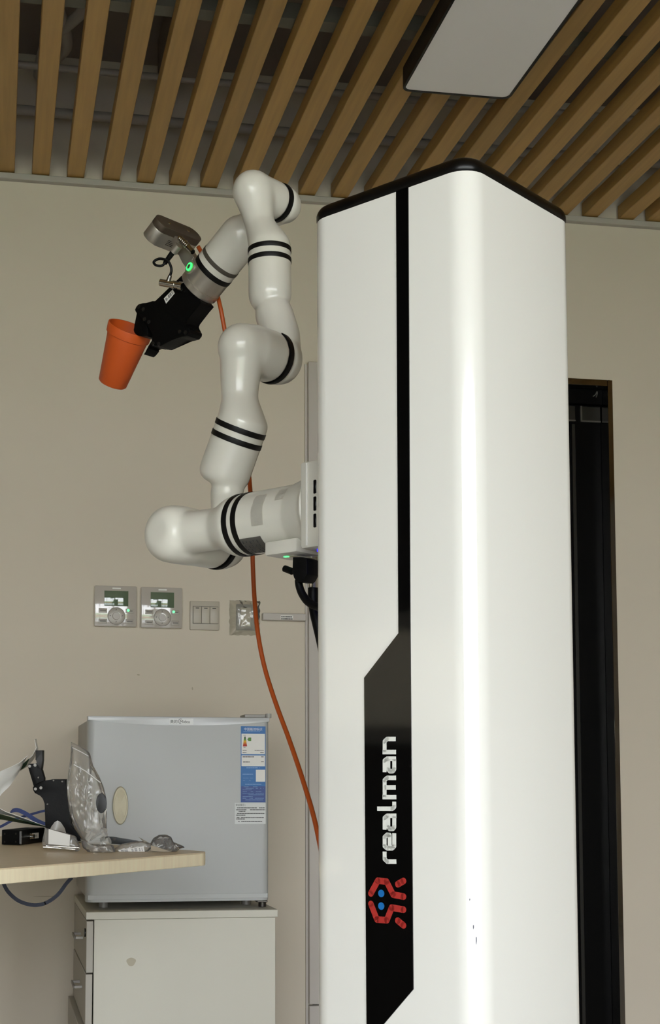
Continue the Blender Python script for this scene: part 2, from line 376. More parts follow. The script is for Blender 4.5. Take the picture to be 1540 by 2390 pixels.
for pts in ([(.05, 3.3, 2.99), (.12, 3.45, 2.93), (.16, 3.6, 2.9), (.13, 3.75, 2.93), (.14, 3.88, 3.0)], [(.26, 3.25, 3.0), (.2, 3.45, 2.92), (.11, 3.6, 2.9), (.09, 3.78, 2.9), (.1, 3.88, 2.97)]):
    tube('duct_hose', pts, .016, M_pipe, ceil)
box('cable_tray', (.42, 3.15, 2.88), (.54, 3.72, 3.0), M_slab, ceil, .004, 1)
struct(box('trim_1', (LX, WY - .022, CEIL - .018), (RX, WY, CEIL), mat('crown_grey', '#b0aba2', .5, var=.02), None, .002, 1))

# door: polished frame round a black glass leaf
dr = bpy.data.objects.new('door_1', None); COL.objects.link(dr); dr.location = (DOOR_L, WY, 0); LOC[dr.name] = V((DOOR_L, WY, 0)); struct(dr)
FW = .052
jx = atY(1420.5, 1100, WY).x
lz = atY(1380, 900.5, WY).z
def flat(n, a, b, m, bev=.001): return box(n, a, b, m, dr, bev, 1)
flat('door_frame', (jx, WY - .004, 0), (DOOR_R, WY + .14, DOOR_T), M_frame)
flat('door_frame', (DOOR_L, WY - .004, 0), (DOOR_L + .05, WY + .14, DOOR_T), M_frame)
flat('door_lintel', (DOOR_L + .05, WY - .004, lz), (jx, WY + .14, DOOR_T), M_frame)
DY = WY + .05
tz = atY(1380, 947, DY).z; bz = atY(1380, 985, DY).z
flat('door_header', (DOOR_L + .05, DY - .015, tz), (jx, DY + .04, lz), M_doorb)
flat('door_leaf', (DOOR_L + .05, DY, .0005), (jx, DY + .05, tz), M_doorb)
pxl = atY(1355, 960, DY).x
for (a, b) in ((pxl, jx - .002), (DOOR_L + .07, atY(1341, 960, DY).x)):
    p = flat('transom_panel', (a, DY - .004, bz), (b, DY + .01, tz - .004), M_doorp)
    e = box('panel_edge', (a - .002, DY - .006, bz - .002), (b, DY, bz + .003), M_doorl, p)
box('panel_edge', (pxl - .003, DY - .006, bz), (pxl + .002, DY, tz - .004), M_doorl, p)
st = atY(1338, 1100, DY).x
flat('door_stile', (st - .006, DY - .006, .01), (st + .006, DY, bz - .01), M_doorp)
bm = bmesh.new(); hx = atY(1384, 926, DY)
add_tube(bm, spline([hx + V((-.008, -.016, -.004)), hx + V((0, -.017, .002)), hx + V((.005, -.017, .012)), hx + V((.006, -.016, .003)), hx + V((.002, -.017, -.006))], 4), .0016, 6)
finish('door_scuff', bm, M_doorl, dr)

# cable channels on the wall
cx0 = atY(716.5, 1500, WY - .01).x; ctop = atY(727, 846, WY - .01).z; cbot = atY(727, 2343, WY - .01).z
t = thing('cable_channel', 'tall white cable channel running down the wall behind the white column', 'cable channel', (cx0, WY, 0))
box('channel_cover', (cx0 + .003, WY - .02, cbot), (cx0 + .058, WY, ctop), M_trimw, t, .0015, 1)
box('channel_base', (cx0 - .004, WY - .006, .1), (cx0 + .003, WY, ctop - .004), M_trimw, t)
box('channel_cover', (cx0 + .003, WY - .02, .1), (cx0 + .058, WY, cbot - .004), M_trimw, t, .0015, 1)
a = atY(612, 1431, WY - .01); b = atY(714, 1450, WY - .01)
t = thing('cable_channel', 'short white horizontal cable channel between the plastic covered socket and the tall channel', 'cable channel', (a.x, WY, b.z))
box('channel_cover', (a.x, WY - .02, b.z), (cx0 - .0045, WY, a.z), M_trimw, t, .0015, 1)
s0 = atY(655, 1436, WY - .021); s1 = atY(684, 1446, WY - .021)
lb = box('printed_label', (s0.x, WY - .0205, s1.z), (s1.x, WY - .02, s0.z), M_label, t)
bm = bmesh.new(); random.seed(4)
for r_ in range(2):
    x = s0.x + .0015
    while x < s1.x - .003:
        d = random.uniform(.0012, .0035); zz = s0.z - .002 - r_ * .006; add_box(bm, (x, WY - .0208, zz - .0038), (x + d, WY - .0205, zz)); x += d + .0008
finish('print', bm, M_print, lb)['kind'] = 'stuff'

# ------------------------------------------------------------------ ceiling lamp
LZ = CEIL - .05
l0 = atZ(932, 218, LZ); l1 = atZ(1192, 222, LZ)
lx0, lx1, ly = l0.x, l1.x + .004, l0.y * .6 + l1.y * .4 + .004
t = thing('ceiling_lamp', 'flat rectangular ceiling lamp with a black frame and unlit white diffuser', 'lamp', ((lx0 + lx1) / 2, ly - .6, LZ))
def rrect(x0, x1, y0, y1, r, z, n=6):
    P = []
    for cx_, cy_, a0 in ((x1 - r, y1 - r, 0), (x0 + r, y1 - r, 90), (x0 + r, y0 + r, 180), (x1 - r, y0 + r, 270)):
        for k in range(n + 1): a_ = math.radians(a0 + 90 * k / n); P.append(V((cx_ + r * math.cos(a_), cy_ + r * math.sin(a_), z)))
    return P
bm = bmesh.new(); A = rrect(lx0, lx1, ly - 1.2, ly, .022, LZ); B = rrect(lx0 + .006, lx1 - .006, ly - 1.194, ly - .006, .017, LZ)
n = len(A); ra = [bm.verts.new(p) for p in A]; rb = [bm.verts.new(p) for p in B]; rc = [bm.verts.new(p + V((0, 0, .05))) for p in A]; rd = [bm.verts.new(p + V((0, 0, .01))) for p in B]
for q, s in ((ra, rc), (rb, ra), (rd, rb)):
    for i in range(n): bm.faces.new((q[i], q[(i + 1) % n], s[(i + 1) % n], s[i]))
bm.faces.new(rc)
LR = Matrix.Translation((lx0, ly, 0)) @ Matrix.Rotation(math.radians(-.8), 4, 'Z') @ Matrix.Translation((-lx0, -ly, 0))
bmesh.ops.transform(bm, matrix=LR, verts=bm.verts[:])
finish('lamp_frame', bm, M_lampf, t)
prism('diffuser', [LR @ p for p in rrect(lx0 + .0065, lx1 - .0065, ly - 1.1935, ly - .0065, .0165, LZ + .002)], (0, 0, .008), M_diff, t)

# ================================================================== ROBOT COLUMN
ca, sa = math.cos(-.7516 - YAW), math.sin(-.7516 - YAW)
cX, cY = V((ca, sa, 0)), V((-sa, ca, 0))               # along the lettered face / along the plain face
ND = 1.45
N = CAM + ray(1095.6, 387) * (ND / ray(1095.6, 387).dot(cam_h))
ZT = N.z; N = V((N.x, N.y, 0))
W1, W2, CR = .230, .2265, .028
def cp(i, j, z): return N - cX * i + cY * j + EZ * z    # column's own measures
def face(px, py): return meet(px, py, N, cY)           # point on the lettered face
rc_ = thing('robot_lift_column', 'tall glossy white square robot column with black lettered stripe and black cap', 'robot column', cp(W1 / 2, W2 / 2, 0))
def corner_ring(z, inset=0, r=CR, n=8):
    P = []
    for i, j, a0 in ((r, r, 180), (W1 - r, r, 270), (W1 - r, W2 - r, 0), (r, W2 - r, 90)):
        for k in range(n + 1):
            a_ = math.radians(a0 + 90 * k / n); rr = r - inset
            P.append(cp(i + rr * math.cos(a_), j + rr * math.sin(a_), z))
    return P
prism('shell', corner_ring(.12), (0, 0, ZT - .12), M_white, rc_, 0, 60)
bm = bmesh.new(); rows = []
for ins, h in ((.0012, 0), (.0002, .001), (-.0008, .003), (-.0008, .008), (.0005, .012), (.003, .0155), (.007, .018), (.012, .019)): rows.append([bm.verts.new(p) for p in corner_ring(ZT + h, ins)])
for A, B in zip(rows, rows[1:]):
    for i in range(len(A)): bm.faces.new((A[i], A[(i + 1) % len(A)], B[(i + 1) % len(A)], B[i]))
bm.faces.new(rows[0][::-1]); bm.faces.new(rows[-1]); finish('top_cap', bm, M_cap, rc_, 60)
bm = bmesh.new(); add_prism(bm, corner_ring(0, -.05), (0, 0, .1)); add_prism(bm, corner_ring(.1, -.02), (0, 0, .02)); finish('base_plate', bm, M_cap, rc_)
stripe_px = [(925.5, 452), (953.5, 442.5), (958.5, 1480), (965.5, 2309), (895, 2392), (857, 2436), (851, 1582), (931, 1478)]
S_ = [face(*p) for p in stripe_px]; S_[0].z = S_[1].z = ZT
stripe = prism('black_stripe', S_, -cY * .0012, M_black, rc_, 0, 30)
# lettering: stroked glyphs in (along the reading direction, height) read from the photo, put on the stripe
off = -cY * .0012
def zz(x, y): return face(730 + x / 3.026, 1600 + y / 3.026)
def stroke(bm, pts, wdt, round_=False, closed=False):
    P = [((p - N).dot(-cX), p.z) for p in pts]
    def vtx(a, b): return cp(a, 0, b) + off
    h = wdt / 2
    for (a, b), (c, d) in zip(P, P[1:]):
        L = math.hypot(c - a, d - b); dx, dy = (c - a) / L, (d - b) / L; e = 0 if round_ else 0
        nx, ny = -dy * h, dx * h
        pts_ = [vtx(a + nx, b + ny), vtx(c + nx, d + ny), vtx(c - nx, d - ny), vtx(a - nx, b - ny)]
        add_prism(bm, pts_, -cY * .0004)
    J = P if round_ else P[1:-1]
    for a, b in J:
        add_prism(bm, [vtx(a + h * math.cos(t_), b + h * math.sin(t_)) for t_ in [2 * math.pi * q / 16 for q in range(16)]], -cY * .0004)
def L_(h, s): return (s, h)
T = 512; Bt = 580                                     # letter top / baseline stroke centres (zoomed x)
glyphs = {
 'r': [[(T - 0, 1172), (T, 1225), (T + 18, 1243), (594, 1243)]],
 'e': [[(548, 1150), (548, 1056), (533, 1056)], [(548, 1056), (530, 1054), (T, 1070), (T, 1135), (530, 1149), (565, 1149), (Bt, 1135), (Bt, 1043)]],
 'a': [[(T, 1018), (T, 935), (530, 920), (594, 920)], [(538, 922), (538, 1000), (548, 1012), (570, 1012), (Bt, 1000), (Bt, 922)]],
 'l': [[(460, 870), (565, 870), (Bt, 858), (Bt, 820)]],
 'm': [[(594, 788), (498, 788)], [(T, 788), (T, 668), (530, 652), (592, 652)], [(T, 720), (590, 720)]],
 'a2': [[(T, 612), (T, 530), (530, 517), (592, 517)], [(538, 519), (538, 592), (548, 605), (570, 605), (Bt, 592), (Bt, 519)]],
 'n': [[(592, 470), (498, 470)], [(T, 470), (T, 395), (530, 378), (590, 378)]],
}
for g, sts in glyphs.items():
    bm = bmesh.new()
    for st_ in sts: stroke(bm, [zz(*p) for p in st_], .0050)
    finish('lettering', bm, M_lett, stripe, 0)
for sts in ([(415, 1468), (464, 1378), (526, 1384), (572, 1476), (645, 1490)], [(415, 1542), (458, 1652), (527, 1657), (562, 1568), (645, 1582)], [(605, 1403), (645, 1380)], [(605, 1660), (645, 1693)]):
    bm = bmesh.new(); stroke(bm, [zz(*p) for p in sts], .0072, True); finish('emblem_bar', bm, M_red, stripe, 0)
for y in (1468, 1557):
    p = zz(488, y) + off; cyl('emblem_dot', p, p - cY * .0004, .0041, M_dotb, stripe, n=20)
# scuffs on the near edge
bm = bmesh.new()
for x, y0, y1 in ((1097, 2188, 2206), (1093, 2160, 2170), (1088, 2098, 2103)):
    i_, j_ = .0075, .0077
    z0_ = face(1096, y0).z; z1_ = face(1096, y1).z; k_ = (x - 1097) * .0005
    add_hull(bm, [cp(i_ - k_, j_ + k_, z0_), cp(i_ - k_ + .0006, j_ + k_ - .0006, z0_), cp(i_ - k_ - .0002, j_ + k_ - .0002, (z0_ + z1_) / 2), cp(i_ - k_ + .0008, j_ + k_ - .0002, z1_), cp(i_ - k_ + .001, j_ + k_ + .0006, z1_)])
finish('scuff_mark', bm, mat('scuff_grey', '#55566a', .6), rc_)

# carriage that rides on the back of the column
JB = .1033
CO = .281                                               # how far the carriage reaches out from the near corner
S0 = cp(.535, JB, 0)                         # shoulder centre, plan
def plane(px, py, k): return meet(px, py, V((S0.x, S0.y, 0)) + cY * k, cY)   # plane square to the joint axes at offset k
S = plane(425, 1250, 0)
HZ = S.z
ctop_z = meet(715, 1083, cp(CO, .045, 0), cX).z; cbot_z = meet(712, 1284, cp(CO, .045, 0), cX).z
Fc = M4(N, -cX, cY, EZ)
car = box('carriage', (W1 + .0005, .045, cbot_z), (CO, W2 - .02, ctop_z), M_arm, rc_, .004, 2, Fc)
box('carriage_bead', (CO - .0125, .0435, cbot_z + .003), (CO - .011, .0455, ctop_z - .003), M_label, car, fr=Fc)
for ya, yb in ((1120, 1152), (1159, 1192), (1199, 1231)):
    q0 = meet(735, ya, cp(0, .045, 0), cY); q1 = meet(735, yb, cp(0, .045, 0), cY); ii = (q0 - N).dot(-cX)
    box('vent_slot', (ii - .0022, .0442, q1.z), (ii + .0022, .0452, q0.z), M_cap, car, .0008, 1, Fc)
box('indicator_light', (CO - .04, .06, cbot_z - .003), (CO - .015, .085, cbot_z), M_ledb, car, fr=Fc)

# ================================================================== ROBOT ARM
arm = thing('robot_arm', 'white six jointed robot arm with black bands and black gripper on the column', 'robot arm', cp(CO, JB, HZ - .045))
bx = -cX                                               # out from the column
def ba(px, py=None): # point on the base axis under photo column px
    d = ray(px, 1240); # plane containing base axis and vertical
    p = meet(px, 1240, V((S0.x, S0.y, 0)), cY); return V((p.x, p.y, HZ))
m_ = cY
# base
b0 = cp(CO + .0002, JB, HZ); r1c = ba(592); r2c = ba(571)
bm = bmesh.new()
drum(bm, b0, r2c + bx * .0, .0414, .0414, .002); add_hull(bm, disc(b0, bx, .060) + disc(b0 + bx * .012, bx, .050)); add_hull(bm, disc(b0 + bx * .012, bx, .050) + disc(b0 + bx * .05, bx, .0405))
blob('base_link', bm, M_arm, arm, .0024, 10)
band('joint_band', r1c, bx, .0417, .0085, M_band, arm); band('joint_band', r2c, bx, .0417, .0085, M_band, arm)
# connector block under the base
q = plane(690, 1283, -.012)
Fb = M4(V((q.x, q.y, 0)), bx, m_, EZ)
zt_ = meet(670, 1266, q, m_).z; zb_ = meet(670, 1299, q, m_).z
blk = box('connector_block', (-.02, -.022, zb_), (.034, .03, zt_), M_arm, arm, .003, 2, Fb)
box('status_light', (.011, -.004, zb_ - .0010), (.018, .001, zb_), M_leds, blk, .0005, 1, Fb)
# grey rating plate under the base, with print
bm = bmesh.new(); st0 = ba(590); L0 = (st0 - ba(644)).length
def baseskin(s, ang, r=.0425):
    n_ = -m_; return st0 - bx * s + n_ * r * math.cos(ang) - EZ * r * math.sin(ang)
rows = [[bm.verts.new(baseskin(.006 + (L0 - .004) * i / 6, math.radians(38 + 44 * j / 8), .0419)) for j in range(9)] for i in range(7)]
for A, B in zip(rows, rows[1:]):
    for i in range(8): bm.faces.new((A[i], A[i + 1], B[i + 1], B[i]))
bmesh.ops.solidify(bm, geom=bm.faces[:], thickness=.0008)
plate = finish('rating_plate', bm, M_grey, arm)
bm = bmesh.new()
random.seed(3)
for i in range(5):
    s0_ = .01 + i * .006
    for j in range(4):
        a0 = 42 + j * 9 + random.uniform(0, 3); da = random.uniform(3, 7)
        V4 = [baseskin(s, math.radians(a_), .0432) for s, a_ in ((s0_, a0), (s0_ + .0015, a0), (s0_ + .0015, a0 + da), (s0_, a0 + da))]
        add_prism(bm, V4, (0, 0, .0002))
finish('plate_print', bm, M_print, plate)['kind'] = 'stuff'
# peeled protective film patches
def patch(name, s0_, s1_, a0, a1, seed):
    bm = bmesh.new(); rows = []
    for i in range(9):
        row = []
        for j in range(11):
            s = s0_ + (s1_ - s0_) * i / 8; a_ = a0 + (a1 - a0) * j / 10
            nn = noise.noise(V((i * .7 + seed, j * .6, seed)))
            row.append(bm.verts.new(baseskin(s + .002 * noise.noise(V((seed, j * .9, 3))), math.radians(a_), .0419 + .0009 * max(0, nn))))
        rows.append(row)
    for A, B in zip(rows, rows[1:]):
        for i in range(10): bm.faces.new((A[i], A[i + 1], B[i + 1], B[i]))
    bmesh.ops.solidify(bm, geom=bm.faces[:], thickness=.0005)
    return finish(name, bm, M_patch, arm)
patch('peeling_film', .034, .054, -42, 18, 1.7); patch('peeling_film', .072, .092, -48, -22, 5.1)
# shoulder
bm = bmesh.new()
drum(bm, r2c + bx * .0025, r2c + bx * .012, .0415, .0412, .002)
add_hull(bm, disc(r2c + bx * .010, bx, .0418) + disc(r2c + bx * .018, bx, .040) + disc(ba(520) - m_ * .004, bx, .0285))
add_hull(bm, disc(ba(520) - m_ * .004, bx, .0285) + sphere_pts(S - m_ * .012, .030))
hc_ = S + bx * .003
add_hull(bm, disc(hc_ - m_ * .047, m_, .020) + disc(hc_ - m_ * .043, m_, .029) + disc(hc_ - m_ * .035, m_, .036) + disc(hc_ - m_ * .024, m_, .0398) + disc(S - m_ * .010, m_, .0408) + disc(S + m_ * .02, m_, .0405))
drum(bm, S, S + m_ * .068, .0395, .0395, .003)
blob('shoulder_link', bm, M_arm, arm)
band('joint_band', S + m_ * .0715, m_, .0395, .007, M_band, arm)
# upper arm
E1 = plane(567, 812, .083); KU = .083
J2 = S + m_ * .083
def up(px, py): return plane(px, py, KU)
bm = bmesh.new()
drum(bm, S + m_ * .0745, S + m_ * .105, .0395, .034, .008)
t0, t1, t2 = up(520, 1116), up(557, 1012), None
ax_u = (t1 - t0).normalized(); t2 = t1 + ax_u * .016
chain(bm, [(J2, .021), (up(524, 1180), .020), (up(530, 1150), .0245)])
add_hull(bm, disc(t0 - ax_u * .010, ax_u, .027) + disc(t0 - ax_u * .003, ax_u, .0350) + disc(t0 + ax_u * .005, ax_u, .0376) + disc(t2, ax_u, .0372))
add_hull(bm, disc(t2, ax_u, .0372) + disc(t2 + ax_u * .008, ax_u, .0365) + sphere_pts(up(559, 935), .0262))
chain(bm, [(up(559, 935), .0262), (up(560, 890), .0285), (up(567, 820), .0335)])
add_hull(bm, sphere_pts(E1 - m_ * .004, .0345) + disc(E1 + m_ * .02, m_, .0375))
drum(bm, E1 + m_ * .012, E1 + m_ * .062, .038, .038, .003)
blob('upper_arm_link', bm, M_arm, arm)
for d in (-.0085, .0075): band('joint_band', t1 + ax_u * d, ax_u, .0373, .0078, M_band, arm)
band('joint_band', E1 + m_ * .0655, m_, .038, .007, M_band, arm)
# forearm
KF = KU + .083
J3 = E1 + m_ * .083
def fo(px, py): return plane(px, py, KF)
bm = bmesh.new()
drum(bm, E1 + m_ * .0685, E1 + m_ * .100, .038, .034, .009)
f0, f1, f2 = fo(630, 690), fo(629, 598), None
ax_f = (f1 - f0).normalized(); f2 = f1 + ax_f * .0155
chain(bm, [(J3, .031), (fo(657, 785), .028), (fo(640, 735), .029)])
add_hull(bm, disc(f0 - ax_f * .026, ax_f, .018) + disc(f0 - ax_f * .014, ax_f, .0285) + disc(f0 - ax_f * .002, ax_f, .0325) + disc(f2, ax_f, .0322))
W1c = fo(592, 447)
add_hull(bm, disc(f2, ax_f, .0322) + disc(f2 + ax_f * .008, ax_f, .031) + sphere_pts(fo(607, 528), .0225))
chain(bm, [(fo(607, 528), .0225), (fo(600, 490), .0255), (fo(593, 452), .0315)])
add_hull(bm, sphere_pts(W1c - m_ * .002, .0318) + disc(W1c + m_ * .016, m_, .0300))
drum(bm, W1c + m_ * .008, W1c + m_ * .053, .0300, .0300, .003)
blob('forearm_link', bm, M_arm, arm)
for d in (-.0085, .0075): band('joint_band', f1 + ax_f * d, ax_f, .0323, .0072, M_band, arm)
band('joint_band', W1c + m_ * .056, m_, .030, .006, M_band, arm)
# wrist
KW = KF + .076
J5 = W1c + m_ * .076
def wr(px, py, k=0): return plane(px, py, KW + k)
bm = bmesh.new()
drum(bm, W1c + m_ * .0585, W1c + m_ * .088, .030, .026, .008)
g0, g1, g2 = wr(568, 545), wr(512, 614), wr(484, 648)
ax_w = (g1 - g0).normalized()
chain(bm, [(J5, .024), (wr(630, 500), .022), (wr(585, 530), .026)])
add_hull(bm, disc(g0 - ax_w * .020, ax_w, .022) + disc(g0 - ax_w * .008, ax_w, .0315) + disc(g0 + ax_w * .002, ax_w, .0345) + disc(g1, ax_w, .0345))
blob('wrist_link', bm, M_arm, arm)
band('joint_band', g1 + ax_w * -.004, ax_w, .0345, .007, M_bandg, arm); band('joint_band', g1 + ax_w * .014, ax_w, .0345, .009, M_band, arm)
lathe('wrist_ring', g1, ax_w, [(0, -.002), (.0342, -.002), (.0346, .004), (.0346, .010), (0, .010)], M_arm, arm)
fl = lathe('tool_flange', g1 + ax_w * .018, ax_w, [(0, 0), (.0342, 0), (.0342, .026), (.0335, .0268), (.0335, .0278), (.0348, .0285), (.0348, .038), (.0335, .039), (0, .039)], M_alu, arm, 56)
nw = ax_w.cross(m_).normalized()
if nw.z < 0: nw = -nw                                  # up-left, square to tool axis and joint axis
best = None
for q_ in range(2400):                                  # where the sight line of the button meets the skin of the boss
    p = CAM + ray(441, 622) * (2.0 + q_ * .00015); d_ = (p - g1) - ax_w * (p - g1).dot(ax_w)
    e_ = abs(d_.length - .0375)
    if best is None or e_ < best[0] - 1e-5: best = (e_, p, d_)
    if e_ < .0002: break
lp = best[1]; bd = (best[2].normalized() - m_ * .35).normalized()
bm = bmesh.new(); add_cyl(bm, lp - bd * .016, lp - bd * .001, .0135, .0115, 28); bs = finish('button_boss', bm, M_alu, arm)
lathe('light_ring', lp - bd * .0015, bd, [(.0044, 0), (.0044, .002), (.0071, .002), (.0071, 0)], M_led, bs, 28, True)
lathe('button_centre', lp - bd * .0012, bd, [(0, .0022), (.0040, .0022), (.0043, .0014), (.0043, 0), (0, 0)], mat('button_grey', '#5c584f', .5), bs, 24)
# gripper: outline plate of the body, jaw linkages and bolts
def gp(x, y, k=0): return wr(210 + x / 5.923, 640 + y / 5.923, k)
body = [(1255, 20), (1085, 195), (955, 338), (900, 372), (860, 388), (790, 394), (720, 395), (670, 410), (635, 445), (615, 490), (625, 520), (660, 548), (690, 600), (800, 690), (880, 830), (845, 930), (850, 985), (880, 990), (905, 970), (930, 995), (965, 998), (1200, 868), (1280, 868), (1340, 850), (1375, 805), (1380, 765), (1355, 735), (1325, 710), (1318, 670), (1335, 625), (1545, 392)]
gr = prism('gripper', [gp(x, y, -.016) for x, y in body], m_ * .030, M_grip, arm, .002)
f1_ = [(660, 470), (645, 550), (615, 700), (598, 770), (610, 810), (640, 840), (700, 856), (790, 858), (800, 800), (780, 690), (720, 540), (700, 460)]
prism('gripper_finger', [gp(x, y, -.012) for x, y in f1_], m_ * .024, M_grip, gr, .0015)
f2_ = [(965, 985), (905, 905), (862, 900), (812, 985), (775, 1055), (742, 1108), (770, 1085), (815, 1030), (808, 1000), (850, 990)]
prism('gripper_finger', [gp(x, y, -.012) for x, y in f2_], m_ * .024, M_grip, gr, .0008)
bolt = mat('bolt_dark', '#45423e', .35, metal=.8)
for x, y in ((678, 450), (740, 486), (757, 625), (818, 662), (1243, 797), (1322, 805), (875, 958), (955, 966)):
    p = gp(x, y, -.016); cyl('bolt', p - m_ * .0018, p + m_ * .001, .0032, bolt, gr, n=12)
lab = prism('white_label', [gp(x, y, -.0168) for x, y in ((1140, 212), (1170, 262), (1050, 405), (1020, 335))], m_ * .0006, M_label, gr)
lc = gp(1096, 305, -.0170); d1 = (gp(1155, 237, -.017) - gp(1035, 370, -.017)).normalized(); d2 = (-m_).cross(d1)
text('label_print', '8-881', .0085, M_print, lab, M4(lc, d1, d2, -m_), .0001)
# silver elbow connector and lead
tc0 = gp(1195, 185, -.024)
pA, pB = wr(418, 667, -.026), wr(374, 659, -.040)
cn = thing  # (alias keeps the part names short)
con = cyl('elbow_connector', pA, pB, .0058, M_steel, gr, n=20)
bm = bmesh.new(); add_cyl(bm, pA, pA + (pA - pB).normalized() * .006, .0075, n=20); add_cyl(bm, pA + (pB - pA) * .22, pA + (pB - pA) * .34, .0068, n=20); finish('connector_nut', bm, M_steel, con)
pC, pD = pA + (pB - pA) * .62, wr(397, 643, -.036)
cyl('connector_neck', pC, pD, .0046, M_steel, con, r2=.0032, n=16)
# wrist camera: stadium shaped metal body looking along the tool axis
cc = meet(414, 530, wr(440, 600) + m_ * -.012, m_)
def st2(half, r, c, n=10):
    P = []
    for sgn, a0 in ((1, -90), (-1, 90)):
        for k in range(n + 1):
            a_ = math.radians(a0 + 180 * k / n); P.append(c + m_ * (sgn * half + r * math.cos(a_)) + nw * (r * math.sin(a_)))
    return P
cc2 = cc + m_ * .004
cb = prism('wrist_camera', st2(.034, .0165, cc2 + ax_w * .012), ax_w * .026, M_alu, arm, .0015)
prism('camera_back_plate', st2(.034, .0168, cc2), ax_w * .0118, M_alud, cb, .0006)
for h in (-.022, .022):
    p = cc2 + m_ * h + nw * .001; cyl('bolt', p - ax_w * .0008, p + ax_w * .001, .0026, M_steel, cb, n=12)
bm = bmesh.new(); g_ = cc2 + ax_w * .024 - nw * .0166
for i in range(7):
    for j in range(4): p = g_ + m_ * (-.016 + i * .0035) + ax_w * (j * .003 - .004); add_box(bm, (-.0012, -.0004, -.0005), (.0012, .0004, .0005), fr=M4(p, m_, nw, ax_w))
finish('camera_vents', bm, M_cap, cb)
# bracket from flange to camera
h0 = g1 + ax_w * .024 + nw * .032; 
bm = bmesh.new()
pb = [wr(402, 548, -.02), wr(424, 556, -.02), wr(452, 600, -.02), wr(436, 628, -.02), wr(425, 612, -.02), wr(412, 585, -.02), wr(400, 566, -.02)]
add_prism(bm, pb, m_ * .014, .0008); finish('camera_bracket', bm, M_alu, arm)
p0_, p1_ = wr(418, 556, -.036), wr(450, 588, -.036)
dd = (p1_ - p0_).normalized(); Lr = (p1_ - p0_).length
prof = [(0, 0), (.0045, 0)]
for i in range(6): s_ = Lr * (.06 + .1 * i); prof += [(.0056, s_), (.0056, s_ + Lr * .055), (.0046, s_ + Lr * .06), (.0046, s_ + Lr * .095)]
prof += [(.0042, Lr * .7), (.0042, Lr), (0, Lr)]
lathe('ribbed_connector', p0_, dd, prof, M_steel, arm, 20)
p0_, p1_ = wr(417, 573, -.037), wr(404, 588, -.038)
bc = cyl('barrel_connector', p0_, p1_, .0068, M_alu, arm, n=20)
p2_ = wr(384, 615, -.04)
cyl('cable_boot', p1_, p2_, .0048, M_cable_b, bc, r2=.0036, n=16)
tube('lead', [p1_ + (p2_ - p1_) * .8, wr(378, 620, -.044), wr(364, 619, -.05), wr(359, 611, -.05), wr(372, 604, -.046), wr(390, 608, -.042), wr(398, 620, -.038), wr(400, 632, -.036), pD], .0022, M_cable_b, bc, 10)

# ------------------------------------------------------------------ orange cup held by the gripper
ct = meet(304.5, 765, wr(304, 765) , m_); cbm = meet(261, 899, ct, m_)
tocam = (CAM - ct).normalized()
axc = (ct - cbm); Lc = axc.length
axc = (axc.normalized() + tocam * .20).normalized()
R0, R1 = .0255, .0395
cup = lathe('orange_cup', ct - axc * Lc * 1.02, axc, [(0, 0), (R0 - .003, 0), (R0, .003), (R0 + (R1 - R0) * .80 - .0006, Lc * .855), (R1 - .0010, Lc * .865), (R1 + .0004, Lc * .99), (R1, Lc * 1.02), (R1 - .0022, Lc * 1.02), (R1 - .003, Lc * .87), (R0 - .0015, .006), (0, .005)], M_cup, None, 64)
tag(cup, 'tapered orange plastic cup tilted in the jaws of the black gripper', 'cup')

# ------------------------------------------------------------------ orange cable
def dp(px, py, D): return atD(px, py, D)
tail = cp(W1 + .03, W2 + .10, 0)
pts = [wr(462, 575, .03), wr(478, 605, .045), wr(497, 655, .04), dp(513, 712, 2.28), dp(526, 780, 2.28), dp(545, 880, 2.26), dp(563, 990, 2.24), dp(578, 1085, 2.22), dp(585, 1160, 2.2), dp(588, 1240, 2.2), dp(590, 1320, 2.19), dp(594, 1400, 2.18), dp(602, 1480, 2.16), dp(618, 1560, 2.14), dp(643, 1640, 2.11), dp(676, 1730, 2.07), dp(708, 1825, 2.02), dp(733, 1910, 1.98), dp(752, 2000, 1.95), dp(775, 2120, 1.92)]
e = pts[-1]; pts += [V((e.x + .03, e.y + .01, .35)), V((e.x + .05, e.y + .03, .05)), V((e.x + .08, e.y + .1, .004)), V((e.x + .2, e.y + .3, .0036))]
oc = tube('orange_cable', pts, .0036, M_cable_o, None, 10); tag(oc, 'orange cable hanging from the wrist down behind the white column', 'cable')

# ------------------------------------------------------------------ plugs under the base
pk = -.004
t = thing('power_lead', 'black moulded plug and thick black lead hanging under the arm base', 'power lead', plane(700, 1400, pk))
pg = [(682, 1300), (706, 1300), (716, 1304), (716, 1340), (708, 1352), (704, 1358), (690, 1358), (686, 1348), (681, 1336)]
plug = prism('plug', [plane(x, y, pk - .012) for x, y in pg], m_ * .024, M_cable_b, t, .002)
cl_ = [plane(682, 1334, pk), plane(672, 1330, pk), plane(664, 1327, pk)]
tube('plug_clip', cl_, .0045, M_cable_b, plug, 12, k=4)
zq = plane(695, 1300, pk)
box('plug_tab', (-.004, -.008, 0), (.004, .008, .008), M_cream, plug, fr=M4(plane(689, 1300, pk), bx, m_, EZ))
tube('lead', [plane(697, 1354, pk), plane(698, 1366, pk), plane(704, 1384, pk), plane(716, 1402, pk), plane(730, 1412, pk), plane(748, 1420, pk), plane(770, 1450, pk), plane(790, 1560, pk)], .0052, M_cable_b, t, 12)
t = thing('signal_lead', 'silver ribbed round connector and black lead at the column edge', 'signal lead', plane(733, 1440, .034))
a_, b_ = plane(730, 1300, .034), plane(731, 1374, .034); L = (b_ - a_).length; prof = [(0, 0), (.0068, 0)]
